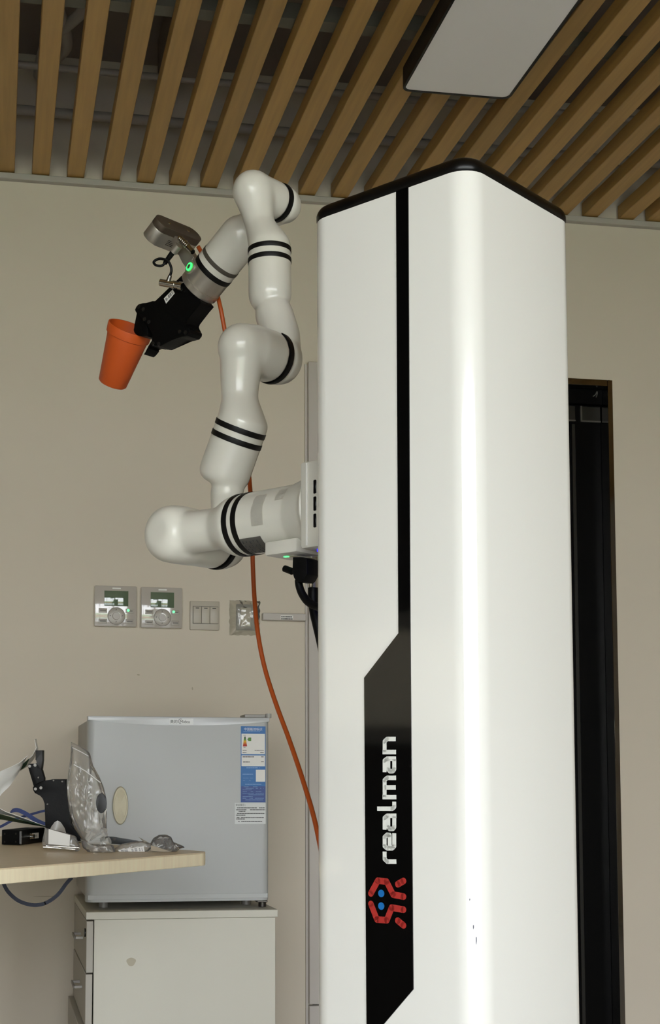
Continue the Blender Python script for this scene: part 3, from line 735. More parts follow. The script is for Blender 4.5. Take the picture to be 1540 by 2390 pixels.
for i in range(5): s_ = L * (.1 + .08 * i); prof += [(.0076, s_), (.0076, s_ + L * .04), (.0066, s_ + L * .045), (.0066, s_ + L * .075)]
prof += [(.0072, L * .55), (.0062, L * .6), (.0062, L), (0, L)]
lathe('connector', a_, b_ - a_, prof, M_steel, t, 24)
tube('lead', [plane(731, 1372, .034), plane(731, 1400, .034), plane(735, 1430, .034), plane(742, 1460, .034), plane(755, 1520, .036), plane(765, 1600, .036)], .0072, M_cable_b, t, 14)

# ================================================================== WALL FITTINGS
def wall_box(name, p0, p1, th, m, parent, bev=.001, back=0):
    a, b = atY(*p0, WY - back - th), atY(*p1, WY - back - th)
    return box(name, (a.x, WY - back - th, b.z), (b.x, WY - back, a.z), m, parent, bev, 2)
def controller(x0, y0, x1, y1, label, led, ring_vis):
    a, b = atY(x0, y0, WY - .016), atY(x1, y1, WY - .016); W_, H_ = b.x - a.x, a.z - b.z; c = V(((a.x + b.x) / 2, WY, b.z))
    t = thing('air_conditioner_controller', label, 'wall controller', c, 'air conditioner controllers on the wall')
    def P(u, v, d=.016): return V((a.x + W_ * u, WY - d, a.z - H_ * v))
    def bx_(n, u0, v0, u1, v1, d0, d1, m, par, bev=.0006): 
        p, q = P(u0, v0, d1), P(u1, v1, d0); return box(n, (p.x, p.y, q.z), (q.x, q.y, p.z), m, par, bev, 2)
    bd_ = bx_('faceplate', 0, 0, 1, 1, 0, .016, M_ctrl, t, .003)
    bx_('screen', .23, .125, .80, .50, .0155, .0168, M_lcd, t, .0004)
    cc_ = P(.52, .745, .016); R = W_ * .2
    rg = lathe('button_ring', cc_, -EY, [(R * .5, 0), (R * .5, .0012), (R * .97, .0012), (R, .0008), (R, 0)], M_ctrl2, t, 40, True)
    lathe('button_outline', cc_, -EY, [(R, 0), (R, .0005), (R * 1.05, .0005), (R * 1.05, 0)], M_line, t, 40, True)
    lathe('center_button', cc_, -EY, [(0, .0016), (R * .42, .0016), (R * .45, 0), (0, 0)], M_ctrl2, t, 32)
    for dx, dz in ((0, .72), (0, -.72), (.72, 0), (-.72, 0)):
        p = cc_ + V((dx * R, 0, dz * R)); 
        prism('arrow_mark', [p + V((math.cos(q) * .003, -.0013, math.sin(q) * .003)) for q in [math.radians(90 * k + 45) for k in range(3)]], (0, -.0003, 0), M_line, rg, 0, 0)
    for u0, v0, u1 in ((.10, .56, .30), (.74, .56, .93), (.10, .82, .30), (.74, .82, .93)):
        p = bx_('button', u0, v0, u1, v0 + .11, .0155, .0172, M_ctrl2, t, .0008)
        bx_('button_print', u0 + .03, v0 + .04, u1 - .03, v0 + .07, .0172, .0174, M_line, p, 0)
    bx_('lettering', .42, .045, .62, .08, .016, .0162, M_lett, t, 0)
    p = P(led, .60, .0172); lathe('indicator_light', p, -EY, [(0, .0008), (.0036, .0008), (.0038, 0), (0, 0)], M_leds, t, 16)
    return t
controller(221, 1366, 318.5, 1463, 'left hand square wall controller whose screen is half grey, green light', .80, 1)
controller(329.5, 1369.5, 425, 1466.5, 'right hand square wall controller nearest the light switch, pinkish screen, green light', .79, 1)
a, b = atY(444, 1402, WY - .01), atY(512, 1471, WY - .01); W_, H_ = b.x - a.x, a.z - b.z
t = thing('light_switch', 'white square wall light switch with three rockers', 'light switch', ((a.x + b.x) / 2, WY, b.z))
box('switch_plate', (a.x, WY - .009, b.z), (b.x, WY, a.z), M_switch, t, .002, 2)
box('switch_inset', (a.x + .085 * W_, WY - .0098, b.z + .21 * H_), (b.x - .04 * W_, WY - .008, a.z - .18 * H_), M_line, t)
for k in range(3):
    u0 = a.x + W_ * (.10 + .286 * k); r_ = box('rocker', (u0, WY - .0135, b.z + .225 * H_), (u0 + W_ * .278, WY - .009, a.z - .2 * H_), M_switch, t, .0012, 2)
    box('rocker_mark', (u0 + W_ * .08, WY - .0139, a.z - .265 * H_), (u0 + W_ * .20, WY - .0133, a.z - .24 * H_), M_print, r_)
a, b = atY(549, 1406, WY - .012), atY(601, 1474, WY - .012)
t = thing('wall_socket', 'square wall socket under a loose crinkled clear plastic cover', 'wall socket', ((a.x + b.x) / 2, WY, b.z))
box('socket_plate', (a.x + .004, WY - .008, b.z + .004), (b.x - .002, WY, a.z - .004), mat('socket_grey', '#8f8c88', .4), t, .002)
box('socket_inset', (a.x + .016, WY - .011, b.z + .014), (b.x - .02, WY - .0078, a.z - .014), M_switch, t, .001)
pa, pb_ = atY(538, 1399, WY - .02), atY(609, 1482, WY - .02)
def cov(u, v):
    e_ = .5 + .5 * noise.noise(V((v * 7, u * 7, 2)))
    x = pa.x + (pb_.x - pa.x) * u + .003 * noise.noise(V((v * 9, u * 3, 5))); z = pa.z + (pb_.z - pa.z) * v + .004 * noise.noise(V((u * 9, v * 3, 8)))
    bulge = min(1, 4 * min(u, 1 - u, v, 1 - v)); return V((x, WY - .0012 - .013 * bulge - .004 * e_ * bulge - .003 * abs(noise.noise(V((u * 20, v * 6, 1)))), z))
grid('plastic_cover', cov, 22, 24, film('cover_film', '#fbfaf6', .86, .06), t, .0004)

# ================================================================== PEDESTAL CABINET AND FRIDGE
FY = 3.335                                              # plane of the side panel that faces the room
cxl, cxr = atY(201, 2135, FY).x, atY(648.5, 2130, FY).x
ctz = atY(420, 2126, FY).z; ctb = atY(420, 2143.5, FY).z
CYB = WY - .06
t = thing('pedestal_cabinet', 'off white office pedestal cabinet standing under the small fridge', 'cabinet', ((cxl + cxr) / 2, (FY + CYB) / 2, 0))
box('cabinet_top', (cxl, FY, ctb), (cxr, CYB, ctz), M_cab, t, .001, 1)
box('cabinet_body', (cxl + .0195, FY + .001, .05), (cxr - .006, CYB, ctb - .0005), M_cab, t, .001, 1)
box('plinth', (cxl + .03, FY + .02, 0), (cxr - .03, CYB - .02, .05), M_cabd, t)
d1z = atY(208, 2272.5, FY).z
gap = .0035; zs = [(d1z + gap / 2, ctb - gap), (2 * d1z - ctb + .002, d1z - gap / 2), (.055, 2 * d1z - ctb - .002)]
for k, (za, zb) in enumerate(zs):
    out = .0 if k < 2 else .012
    dx = cxl + .0012 - out - .001 * k
    d = box('drawer_front', (dx, FY + .0005, za), (cxl + .0175 - out - .001 * k, CYB - .002, zb), M_cabd, t, .001, 1)
    if k == 0: 
        cyl('lock', (dx + .0005, FY + .03, zb - .03), (dx - .003, FY + .03, zb - .03), .0105, M_cap, d, n=20)
    hz = zb - (zb - za) * .38 if k < 2 else zb - .08
    if k == 0: hz = atY(186, 2186, FY + .15).z
    if k == 1: hz = atY(180, 2300, FY + .15).z
    bm = bmesh.new(); ym = (FY + CYB) / 2 - .08
    add_box(bm, (dx - .022, ym - .05, hz - .004), (dx - .018, ym + .05, hz + .004), .0015, 1); add_box(bm, (dx - .02, ym - .048, hz - .003), (dx, ym - .04, hz + .003)); add_box(bm, (dx - .02, ym + .04, hz - .003), (dx, ym + .048, hz + .003))
    finish('drawer_handle', bm, mat('handle_grey', '#8d8982', .45, metal=.4), d)
pp = atY(306, 2245, FY + .001)
bm = bmesh.new()
add_prism(bm, [pp + V((.011 * math.cos(q) * (1 + .15 * math.sin(3 * q)), -.0004, .010 * math.sin(q))) for q in [2 * math.pi * i / 20 for i in range(20)]], (0, .0006, 0)); finish('stain', bm, mat('stain_beige', '#b3ab96', .6), t)

RY_ = FY + .045                                         # fridge door front plane
fxl, fxr = atY(203, 1900, RY_).x, atY(628.5, 1900, RY_).x
fzb = atY(415, 2104, RY_).z; fzt = atY(415, 1673, RY_).z
fz0 = ctz
t = thing('small_fridge', 'small white single door fridge standing on the pedestal cabinet', 'fridge', ((fxl + fxr) / 2, RY_ + .2, fz0))
FB = WY - .05
box('fridge_body', (fxl + .004, RY_ + .052, fzb + .004), (fxr - .006, FB, fzt - .006), M_fbody, t, .005, 2)
bzt = atY(415, 1691, RY_).z
def slabdoor(name, z0_, z1_, m, bulge=0, yo=0):
    bm = bmesh.new(); P = []; r = .018; n_ = 6
    for k in range(n_ + 1): a_ = math.radians(180 + 90 * k / n_); P.append((fxl + r + r * math.cos(a_), RY_ + r + r * math.sin(a_)))
    for k in range(n_ + 1): a_ = math.radians(270 + 90 * k / n_); P.append((fxr - r + r * math.cos(a_), RY_ + r + r * math.sin(a_)))
    P += [(fxr, RY_ + .047), (fxl, RY_ + .047)]
    if not bulge: add_prism(bm, [V((x, y + yo, z0_)) for x, y in P], (0, 0, z1_ - z0_), .0015)
    else:
        P = []
        for k in range(17): u = k / 16; P.append(V((fxl + (fxr - fxl) * u, RY_ - .0015, z0_ - bulge * (1 - (2 * u - 1) ** 2))))
        P += [V((fxr, RY_ - .0015, z1_)), V((fxl, RY_ - .0015, z1_))]
        add_prism(bm, P, (0, .0485, 0), .002)
    return finish(name, bm, m, t)
door = slabdoor('fridge_door', fzb, atY(212, 1681, RY_).z + .002, M_fridge)
strip = slabdoor('door_top_strip', atY(212, 1681, RY_).z, fzt, mat('fridge_strip', '#c2c4c4', .25), .011)
box('door_bottom_trim', (fxl + .004, RY_ - .0008, fzb + .006), (fxr - .004, RY_ + .01, fzb + .018), M_fridge, t, .0006, 1)
hp0, hp1 = atY(566, 1666, RY_ + .05), atY(626, 1672, RY_ + .05)
bm = bmesh.new(); add_box(bm, (hp0.x, RY_ + .02, fzt + .0005), (hp1.x, RY_ + .09, fzt + .009), .003, 2); add_cyl(bm, (hp1.x - .006, RY_ + .018, fzt + .0003), (hp1.x - .006, RY_ + .018, fzt + .011), .0075, n=20); finish('hinge_cover', bm, M_fbody, t)
bm = bmesh.new(); 
add_cyl(bm, (fxr - .012, RY_ + .03, fz0 + .001), (fxr - .012, RY_ + .03, fzb), .010, n=16); add_box(bm, (fxr - .028, RY_ + .012, fzb - .006), (fxr - .002, RY_ + .05, fzb - .001), .001, 1); finish('hinge_foot', bm, bolt, t)
for x, y in ((fxl + .048, RY_ + .07), (fxl + .045, FB - .06), (fxr - .04, FB - .06), (fxr - .04, RY_ + .1)):
    cyl('foot', (x, y, fz0 + .0003), (x, y, fzb + .006), .012, M_grey, t, n=16)
# maker's mark on the strip
mc = atY(422, 1684, RY_ - .0016); Ft = M4(mc, EX, EZ, -EY)
ml = box('mark_plate', (mc.x - .029, mc.y - .0003, mc.z - .0075), (mc.x + .031, mc.y + .0004, mc.z + .0075), mat('mark_plate', '#d4d5d2', .25), strip)
o_ = V((0, -.0004, 0))
text('mark_lettering', '美的', .0095, M_print, ml, M4(mc + V((-.0175, 0, -.0008)) + o_, EX, EZ, -EY), .0001)
text('mark_lettering', 'Midea', .0105, M_print, ml, M4(mc + V((.0098, 0, -.0006)) + o_, EX, EZ, -EY), .0001)
bm = bmesh.new(); add_tube(bm, [mc + o_ + V((-.0005 + .0055 * math.cos(q), 0, .0006 + .0058 * math.sin(q))) for q in [math.radians(60 + 16 * k) for k in range(15)]], .0005, 6); finish('mark_lettering', bm, M_print, ml)
# oval pad on the door
hc = atY(281, 1880, RY_ - .01)
hr = atY(299, 1880, RY_).x - atY(263, 1880, RY_).x; hh = atY(281, 1836, RY_).z - atY(281, 1925, RY_).z
bm = bmesh.new(); rows = []
for s_, y_ in ((.96, 0), (1.0, -.003), (1.0, -.010), (.94, -.0135), (.80, -.0135), (.76, -.0125), (.0, -.0125)):
    if s_ == 0: rows.append([bm.verts.new((hc.x, RY_ + y_, hc.z))] * 40)
    else: rows.append([bm.verts.new((hc.x + hr / 2 * s_ * math.cos(q), RY_ + y_, hc.z + hh / 2 * s_ * math.sin(q))) for q in [2 * math.pi * i / 40 for i in range(40)]])
for A, B in zip(rows, rows[1:]):
    for i in range(40):
        q = [A[i], A[(i + 1) % 40], B[(i + 1) % 40], B[i]]; q = [v for k, v in enumerate(q) if v not in q[:k]]; bm.faces.new(q)
finish('oval_handle', bm, M_cream, door)['label'] = 'cream oval wooden door handle'
# energy label
def fl_(px, py, d=0): p = atY(px, py, RY_); p.y = RY_ - d; return p
def lbox(n, x0, y0, x1, y1, d0, d1, m, par):
    a, b = fl_(x0, y0), fl_(x1, y1); return box(n, (a.x, RY_ - d1, b.z), (b.x, RY_ - d0, a.z), m, par)
en = lbox('energy_label', 562, 1695, 619.5, 1872.5, 0, .0003, M_bluel, door); en['label'] = 'blue and white energy label'
lbox('label_band', 562.4, 1835, 619.2, 1872, .0003, .0004, M_bluel2, en)
lbox('label_panel', 563.5, 1712.5, 618, 1760.5, .0003, .0005, M_label, en); lbox('label_panel', 563.5, 1763, 618, 1788.5, .0003, .0005, M_label, en)
lbox('label_panel', 597, 1796.5, 618.5, 1824.5, .0003, .0005, M_label, en)
text('label_heading', '中国能效标识', .0078, M_printw, en, M4(fl_(590.5, 1702.5, .0004), EX, EZ, -EY), .0001)
bm = bmesh.new(); random.seed(8)
def textrows(bm, x0, x1, ys, d, h=1.4, gaps=.12):
    for y in ys:
        x = x0
        while x < x1 - 1:
            w__ = random.uniform(2, 8); w__ = min(w__, x1 - x)
            if random.random() > gaps: a, b = fl_(x, y - h / 2), fl_(x + w__ - .5, y + h / 2); add_box(bm, (a.x, RY_ - d - .0002, b.z), (b.x, RY_ - d, a.z))
            x += w__
textrows(bm, 568, 612, [1707.5], .0003, 1.2)
textrows(bm, 575, 606, [1792], .0003, 2); textrows(bm, 566, 591, [1807], .0003, 2.4, 0); textrows(bm, 567, 592, [1816, 1822], .0003, .8, .5)
textrows(bm, 572, 610, [1830.5], .0003, 2, 0); textrows(bm, 566, 616, [1836.5, 1840, 1848, 1851.5, 1855, 1863, 1867], .0004, 1.0, .3); textrows(bm, 566, 590, [1843.5, 1859], .0004, 1.0, .2)
finish('label_print', bm, mat('print_pale_blue', '#7fa4d0', .7), en, 0)['kind'] = 'stuff'
bm = bmesh.new()
textrows(bm, 566, 576, [1751.5, 1756.5], .0005, 1.2, 0); textrows(bm, 594, 616, [1751.5], .0005, 1.2, 0); textrows(bm, 607, 616, [1756.5], .0005, 1.2, 0); textrows(bm, 566, 594, [1766.5], .0005, 1.8, 0); textrows(bm, 609, 616, [1766.5, 1778], .0005, 1.5, 0); textrows(bm, 567, 583, [1778.5], .0005, 1.8, 0); textrows(bm, 568, 574, [1716, 1744], .0005, 1, 0)
finish('label_print', bm, M_print, en, 0)['kind'] = 'stuff'
for k, (mm, y0_, y1_, w0, w1) in enumerate(((mat('print_dark_green', '#2e4a34', .6), 1719, 1724, 1.4, 2.2), (M_g, 1724, 1728, 2.2, 3), (M_y, 1728, 1733, 3, 3.6), (mat('print_orange', '#cc7020', .6), 1733, 1737, 3.6, 4.2), (M_r, 1737, 1742, 4.2, 5))):
    prism('rating_arrow', [fl_(571.5 - w0, y0_, .0006), fl_(571.5 + w0, y0_, .0006), fl_(571.5 + w1, y1_, .0006), fl_(571.5 - w1, y1_, .0006)], (0, .0002, 0), mm, en, 0, 0)
prism('rating_arrow', [fl_(577, 1726, .0006), fl_(580, 1721.5, .0006), fl_(586, 1721.5, .0006), fl_(586, 1730, .0006), fl_(580, 1730, .0006)], (0, .0002, 0), M_g, en, 0, 0)
no = lbox('notice_label', 548, 1874, 620, 1923, 0, .0002, mat('notice_paper', '#d2d4d2', .5), door); no['label'] = 'white printed notice label'
bm = bmesh.new()
for x0_, x1_, y_ in ((553, 618, 1885.5), (551, 619, 1890), (551, 573, 1893.5), (553, 618, 1898.5), (551, 573, 1902.5), (552, 616, 1908), (551, 572, 1911.5), (556, 612, 1917)): textrows(bm, x0_, x1_, [y_], .0002, 1.7, .06)
finish('notice_print', bm, M_print, no, 0)['kind'] = 'stuff'
text('notice_heading', '安全提示：', .0058, M_print, no, M4(fl_(563, 1879, .0003), EX, EZ, -EY), .0001)

# ================================================================== DESK AND WHAT LIES ON IT
DZ = .765
def dk(px, py): return atZ(px, py, DZ)
A0 = dk(-120, 2036.5); A1 = dk(442, 1992.5); tip = dk(474, 2003)
dir_f = (A1 - A0).normalized(); perp = V((-dir_f.y, dir_f.x, 0))
def dq(s, b): return A0 + dir_f * s + perp * b
def round_poly(P, R_, n=8):
    out = []
    for i, p in enumerate(P):
        a, b = P[i - 1], P[(i + 1) % len(P)]; r = R_[i]
        if r == 0: out.append(V(p)); continue
        u, v = (a - p).normalized(), (b - p).normalized(); half = u.angle(v) / 2; d = r / math.tan(half)
        c = p + (u + v).normalized() * (r / math.sin(half)); e0 = (p + u * d - c); e1 = (p + v * d - c)
        for k in range(n + 1): out.append(c + e0.lerp(e1, k / n).normalized() * r)
    return out
base0 = round_poly([dq(-.9, 0), dk(493, 1988.2), dk(196, 1966), dk(40, 1951), dk(-330, 1956)], [0, .055, .05, .05, 0])
t = thing('desk', 'light wood laminate desk with rounded corner reaching in front of the fridge', 'desk', (dq(-.4, .25).x, dq(-.4, .25).y, 0))
prism('desk_top', [V((p.x, p.y, DZ - .002)) for p in base0], (0, 0, .002), M_desk, t, .0006)
prism('edge_banding', [V((p.x, p.y, DZ - .027)) for p in base0], (0, 0, .0248), M_edge, t, .0025)
Fd = M4(V((A0.x, A0.y, 0)), dir_f, perp, EZ)
for s_ in (-.85, -.16):
    box('leg_panel', (s_, .04, 0), (s_ + .025, .48, DZ - .0272), M_cab, t, .001, 1, Fd)
box('modesty_panel', (-.825, .44, .35), (-.16, .458, DZ - .0272), M_cab, t, fr=Fd)

def dn(px, py, base):                       # point above the desk, in the upright plane through base facing the camera
    h = V((cam_h.x, cam_h.y, 0)); return meet(px, py, base, h)
# paper sheets with a green side
b1 = dk(20, 1965)
t = thing('paper_booklet', 'crumpled white paper booklet with green inside pages lying open on black box', 'booklet', dn(30, 1950, b1))
def sheet(ctrl, dpt, m, name, th=.0012):
    def f(u, v):
        i = u * (len(ctrl) - 1); k = min(int(i), len(ctrl) - 2); f_ = i - k
        (x0_, y0_, x1_, y1_), (x2_, y2_, x3_, y3_) = ctrl[k], ctrl[k + 1]
        xa, ya = x0_ + (x2_ - x0_) * f_, y0_ + (y2_ - y0_) * f_; xb, yb = x1_ + (x3_ - x1_) * f_, y1_ + (y3_ - y1_) * f_
        p = dn(xa + (xb - xa) * v, ya + (yb - ya) * v, b1 + cam_h * (dpt + .05 * v - .04 * u * u + .006 * noise.noise(V((u * 3, v * 3, dpt * 50)))))
        return p
    return grid(name, f, 16, 8, m, t, th)
sheet([(-60, 1850, -60, 1930), (-20, 1818, -20, 1895), (0, 1800, 0, 1856), (25, 1790, 22, 1835), (45, 1780, 40, 1808), (65, 1763, 62, 1766)], 0, M_paper, 'page')
sheet([(40, 1790, 44, 1800), (62, 1776, 64, 1788), (76, 1762, 78, 1772), (84, 1745, 88, 1748), (80, 1726, 84, 1724)], .03, M_paper, 'page')
sheet([(38, 1796, 40, 1800), (52, 1784, 53, 1793), (68, 1770, 62, 1786)], .022, M_green, 'page')
sheet([(-60, 1880, -60, 1905), (0, 1886, 0, 1898), (14, 1894, 30, 1904), (60, 1910, 70, 1920), (88, 1921, 106, 1927)], -.06, M_paper, 'page')
sheet([(-60, 1900, -60, 1912), (0, 1899, 0, 1911), (36, 1910, 38, 1918), (92, 1924, 106, 1929)], -.05, M_green, 'page')
# black box with a silver connector and a number label
q0, q1, q2 = dk(4, 1972), dk(48, 1973), dk(104, 1965)
ux = (q1 - q0).normalized(); uy = V((-ux.y, ux.x, 0))
zt = dn(48, 1938, q1).z
lx, ly_ = (q1 - q0).length, (q2 - q1)
bm = bmesh.new(); qq = [q0, q1, q2, q0 + (q2 - q1)]
t = thing('control_box', 'small black metal box with number label and silver connector at left on desk', 'control box', (q0 + q2) / 2)
prism('box_body', [V((p.x, p.y, DZ + .0006)) for p in qq], (0, 0, zt - DZ), M_grip, t, .0015)
box('corner_strip', (-.0025, -.0025, DZ + .003), (.0025, .0025, zt - .002), mat('worn_edge', '#6a6a68', .5), t, .0008, 1, M4(V((q1.x, q1.y, 0)), (q2 - q1).normalized(), V((-(q2 - q1).normalized().y, (q2 - q1).normalized().x, 0)), EZ))
fd = (q2 - q1).normalized(); fn = V((fd.y, -fd.x, 0))
if fn.dot(CAM - q1) < 0: fn = -fn
def bf(px, py, d=0): return meet(px, py, q1, fn) + fn * d
pc = bf(68, 1952); bm = bmesh.new(); add_cyl(bm, pc, pc + fn * .012, .0055, n=18); add_cyl(bm, pc + fn * .003, pc + fn * .006, .007, n=18); finish('connector', bm, M_steel, t)
lb = prism('number_label', [bf(72, 1945, .0001), bf(90, 1943, .0001), bf(90, 1956, .0001), bf(72, 1958, .0001)], fn * .0004, M_label, t, 0, 0)
text('label_print', '16-6', .0075, M_print, lb, M4(bf(83, 1950.5, .0006), fd, EZ, fn), .0001)
fe = (q1 - q0).normalized(); fm = V((fe.y, -fe.x, 0)); fm = fm if fm.dot(CAM - q0) > 0 else -fm
for x, y in ((11, 1946), (37, 1946), (11, 1965), (37, 1965)):
    p = meet(x, y, q0, fm); cyl('screw', p, p + fm * .0008, .0022, bolt, t, n=10)
# spare gripper standing on the desk
gb = dk(135, 1966)
h_ = V((cam_h.x, cam_h.y, 0)); 
def g5(x, y, d=0): return dn(x / 5.923, 1700 + y / 5.923, gb + h_ * d)
t = thing('spare_gripper', 'spare black two finger gripper standing upright on the desk beside plastic bag', 'gripper', V((gb.x, gb.y, DZ)))
out = [(630, 720), (735, 702), (908, 702), (905, 860), (935, 1000), (958, 1200), (958, 1320), (1010, 1370), (1060, 1440), (1115, 1510), (1115, 1560), (625, 1560), (625, 1040), (600, 970), (560, 925), (480, 895), (455, 850), (455, 815), (480, 780), (560, 740)]
P = [g5(x, y, -.02) for x, y in out]
for p in P: p.z = max(p.z, DZ + .0008)
prism('body', P, h_ * .045, M_grip, t, .0015)
prism('finger', [g5(x, y, -.012) for x, y in ((385, 505), (400, 490), (480, 487), (515, 480), (575, 570), (610, 690), (600, 790), (560, 850), (480, 850), (385, 530))], h_ * .028, M_grip, t, .0012)
prism('finger', [g5(x, y, -.012) for x, y in ((490, 305), (592, 302), (588, 435), (575, 560), (515, 560), (508, 440), (490, 438))], h_ * .028, mat('finger_pad', '#1b1a19', .5), t, .0012)
for x, y in ((410, 522), (485, 508), (491, 838), (566, 822)):
    p = g5(x, y, -.014 if y < 600 else -.021); cyl('bolt', p - h_ * .0015, p + h_ * .003, .0036, mat('screw_grey', '#77746f', .4, metal=.5), t, n=14)
for x, y in ((740, 720), (860, 735), (655, 1048), (530, 680)):
    p = g5(x, y, -.0205); cyl('bolt', p - h_ * .0006, p + h_ * .003, .002, bolt, t, n=10)
# zip bags
def pillow(name, outline, base, dep, m, parent, seed, wr_=.004, nu=40, rings=12, tilt=0):
    # a closed plastic bag: outline as seen from the room, swollen to both sides, with creases
    cx_ = sum(p[0] for p in outline) / len(outline); cy_ = sum(p[1] for p in outline) / len(outline)
    # resample outline
    O = []; n_ = len(outline); per = []
    for i in range(n_):
        a, b = outline[i], outline[(i + 1) % n_]; per.append(math.hypot(b[0] - a[0], b[1] - a[1]))
    tot = sum(per)
    for k in range(nu):
        d = tot * k / nu; i = 0
        while d > per[i]: d -= per[i]; i += 1
        a, b = outline[i], outline[(i + 1) % n_]; f_ = d / per[i]; O.append((a[0] + (b[0] - a[0]) * f_, a[1] + (b[1] - a[1]) * f_))
    bm = bmesh.new()
    def side(sgn):
        rows = []
        for r_ in range(rings + 1):
            s = 1 - r_ / rings; row = []
            for k, (x, y) in enumerate(O):
                X, Y = cx_ + (x - cx_) * s, cy_ + (y - cy_) * s
                h = dep * math.sqrt(max(0, 1 - s * s)) * (.6 + .4 * (Y - min(o[1] for o in O)) / (max(o[1] for o in O) - min(o[1] for o in O)))
                nn = noise.noise(V((X * .09 + seed, Y * .035, sgn * 3 + seed))) + .6 * noise.noise(V((X * .25, Y * .1 + seed, sgn * 5))) + .5 * abs(noise.noise(V((X * .16 + Y * .12, seed, sgn))))
                p = dn(X, Y, base + h_ * (sgn * (h + wr_ * nn * (1 - s) ** .3 * min(1, 4 * (1 - s))) + tilt * (Y - cy_)))
                p.z = max(p.z, DZ + .0008); row.append(p)
            rows.append(row)
        return rows
    F, B = side(-1), side(1)
    vf = [[bm.verts.new(p) for p in row] for row in F[:-1]]; cfv = bm.verts.new(F[-1][0])
    vb = [vf[0]] + [[bm.verts.new(p) for p in row] for row in B[1:-1]]; cbv = bm.verts.new(B[-1][0])
    for vv, c_ in ((vf, cfv), (vb, cbv)):
        for A, Bq in zip(vv, vv[1:]):
            for i in range(nu): bm.faces.new((A[i], A[(i + 1) % nu], Bq[(i + 1) % nu], Bq[i]))
        for i in range(nu): bm.faces.new((vv[-1][i], vv[-1][(i + 1) % nu], c_))
    return finish(name, bm, m, parent, 50)
bb = dk(212, 1984)
t = thing('zip_bag', 'tall upright clear zip bag holding bolts and a dark round part', 'plastic bag', V((bb.x, bb.y, DZ)))
def z5(x, y): return (x / 5.923, 1700 + y / 5.923)
pillow('bag', [z5(*p) for p in ((980, 185), (1090, 235), (1240, 330), (1290, 520), (1370, 660), (1430, 800), (1470, 950), (1480, 1200), (1475, 1420), (1490, 1600), (1420, 1660), (1300, 1690), (1200, 1640), (1110, 1500), (1030, 1380), (985, 1250), (960, 1150), (930, 900), (925, 750), (950, 560), (970, 420))], bb, .024, M_film, t, 2.2, .006, 64, 16)
def rib(name, pts, m, par, base, w_=.0028):
    tube(name, [dn(*z5(*p), base - h_ * .026) for p in pts], .001, m, par, flat=(w_, .0006), k=3)
M_zip = film('zip_strip', '#ffffff', .35)
tube('zip_strip', [dn(*z5(*p), bb - h_ * .012) for p in ((1000, 265), (1110, 320), (1225, 385))], .001, M_zip, t, n=6, k=3)
tube('bag_seam', [dn(*z5(*p), bb - h_ * .026) for p in ((1020, 500), (1180, 590), (1390, 750))], .0012, M_zip, t, n=6, k=3)
dc = dn(*z5(1400, 1035), bb - h_ * .004)
bm = bmesh.new(); 
add_prism(bm, [dn(1400 / 5.923 + 12.5 * math.cos(q), 1700 + 1035 / 5.923 + 23.5 * math.sin(q), bb - h_ * .020) for q in [2 * math.pi * i / 24 for i in range(24)]], h_ * .006, .001); finish('round_part', bm, mat('dark_grey_part', '#2a2a2c', .5), t)
random.seed(11)
def bolt_at(par, x, y, base, L, r_, d):
    p = dn(*z5(x, y), base); p.z = max(p.z, DZ + .006); d = V(d).normalized()
    bm = bmesh.new(); add_cyl(bm, p - d * L / 2, p + d * L / 2, r_, n=12); add_cyl(bm, p + d * L / 2, p + d * (L / 2 + r_ * 1.4), r_ * 1.7, n=12)
    return finish('bolt', bm, mat('zinc_bright', '#dededa', .3, metal=.5), par)
for (x, y, L, dx, dz) in ((1240, 1500, .012, .6, .8), (1345, 1520, .022, .85, .55), (1410, 1490, .014, .3, .9), (1290, 1580, .016, 1, .1), (1370, 1600, .015, .8, -.3), (1215, 1480, .01, .2, .8), (1430, 1580, .012, .9, .3), (1330, 1640, .014, 1, 0), (1395, 1640, .01, .4, .5)):
    bolt_at(t, x, y, bb + h_ * random.uniform(-.020, -.008), L * 1.5, .0044, cam_r0 * dx + EZ * dz - h_ * .3)
# flat bag with a white insert and steel pins
fb = dk(150, 1988)
t = thing('small_plastic_bag', 'small clear bag with white paper insert and steel pins beside the black box', 'plastic bag', V((fb.x, fb.y, DZ)))
pillow('bag', [z5(*p) for p in ((622, 1372), (680, 1390), (870, 1430), (1050, 1490), (1075, 1560), (1115, 1640), (1100, 1690), (1040, 1710), (850, 1680), (600, 1640), (580, 1580))], fb, .011, M_film, t, 6.1, .002, 44, 8)
P = [dn(*z5(*p), fb - h_ * .0125) for p in ((672, 1390), (970, 1475), (960, 1625), (668, 1600))]
prism('paper_insert', P, h_ * .0006, M_label, t, 0, 0)
for (x0_, y0_, x1_, y1_) in ((600, 1640, 1040, 1695), (640, 1625, 1090, 1650)):
    a, b = dn(*z5(x0_, y0_), fb - h_ * .002), dn(*z5(x1_, y1_), fb - h_ * .002); a.z = max(a.z, DZ + .005); b.z = max(b.z, DZ + .005)
    cyl('steel_pin', a, b, .0038, M_steel, t, n=12)
# torn white wrapper behind it
wbp = dk(135, 1975)
wb = grid('torn_wrapper', lambda u, v: (lambda p: V((p.x, p.y, max(p.z, DZ + .001))))(dn(118 + 32 * u + 4 * math.sin(v * 3), 1934 + 24 * v - 18 * math.sin(u * 3.0) * (1 - v) + 4 * noise.noise(V((u * 5, v * 5, 1))), wbp - h_ * (.02 + .02 * math.sin(u * 3 + v * 2)))), 10, 8, mat('wrapper_white', '#c9c9c6', .4), None, .0006)
tag(wb, 'torn white plastic wrapper standing in front of the spare gripper', 'wrapper')
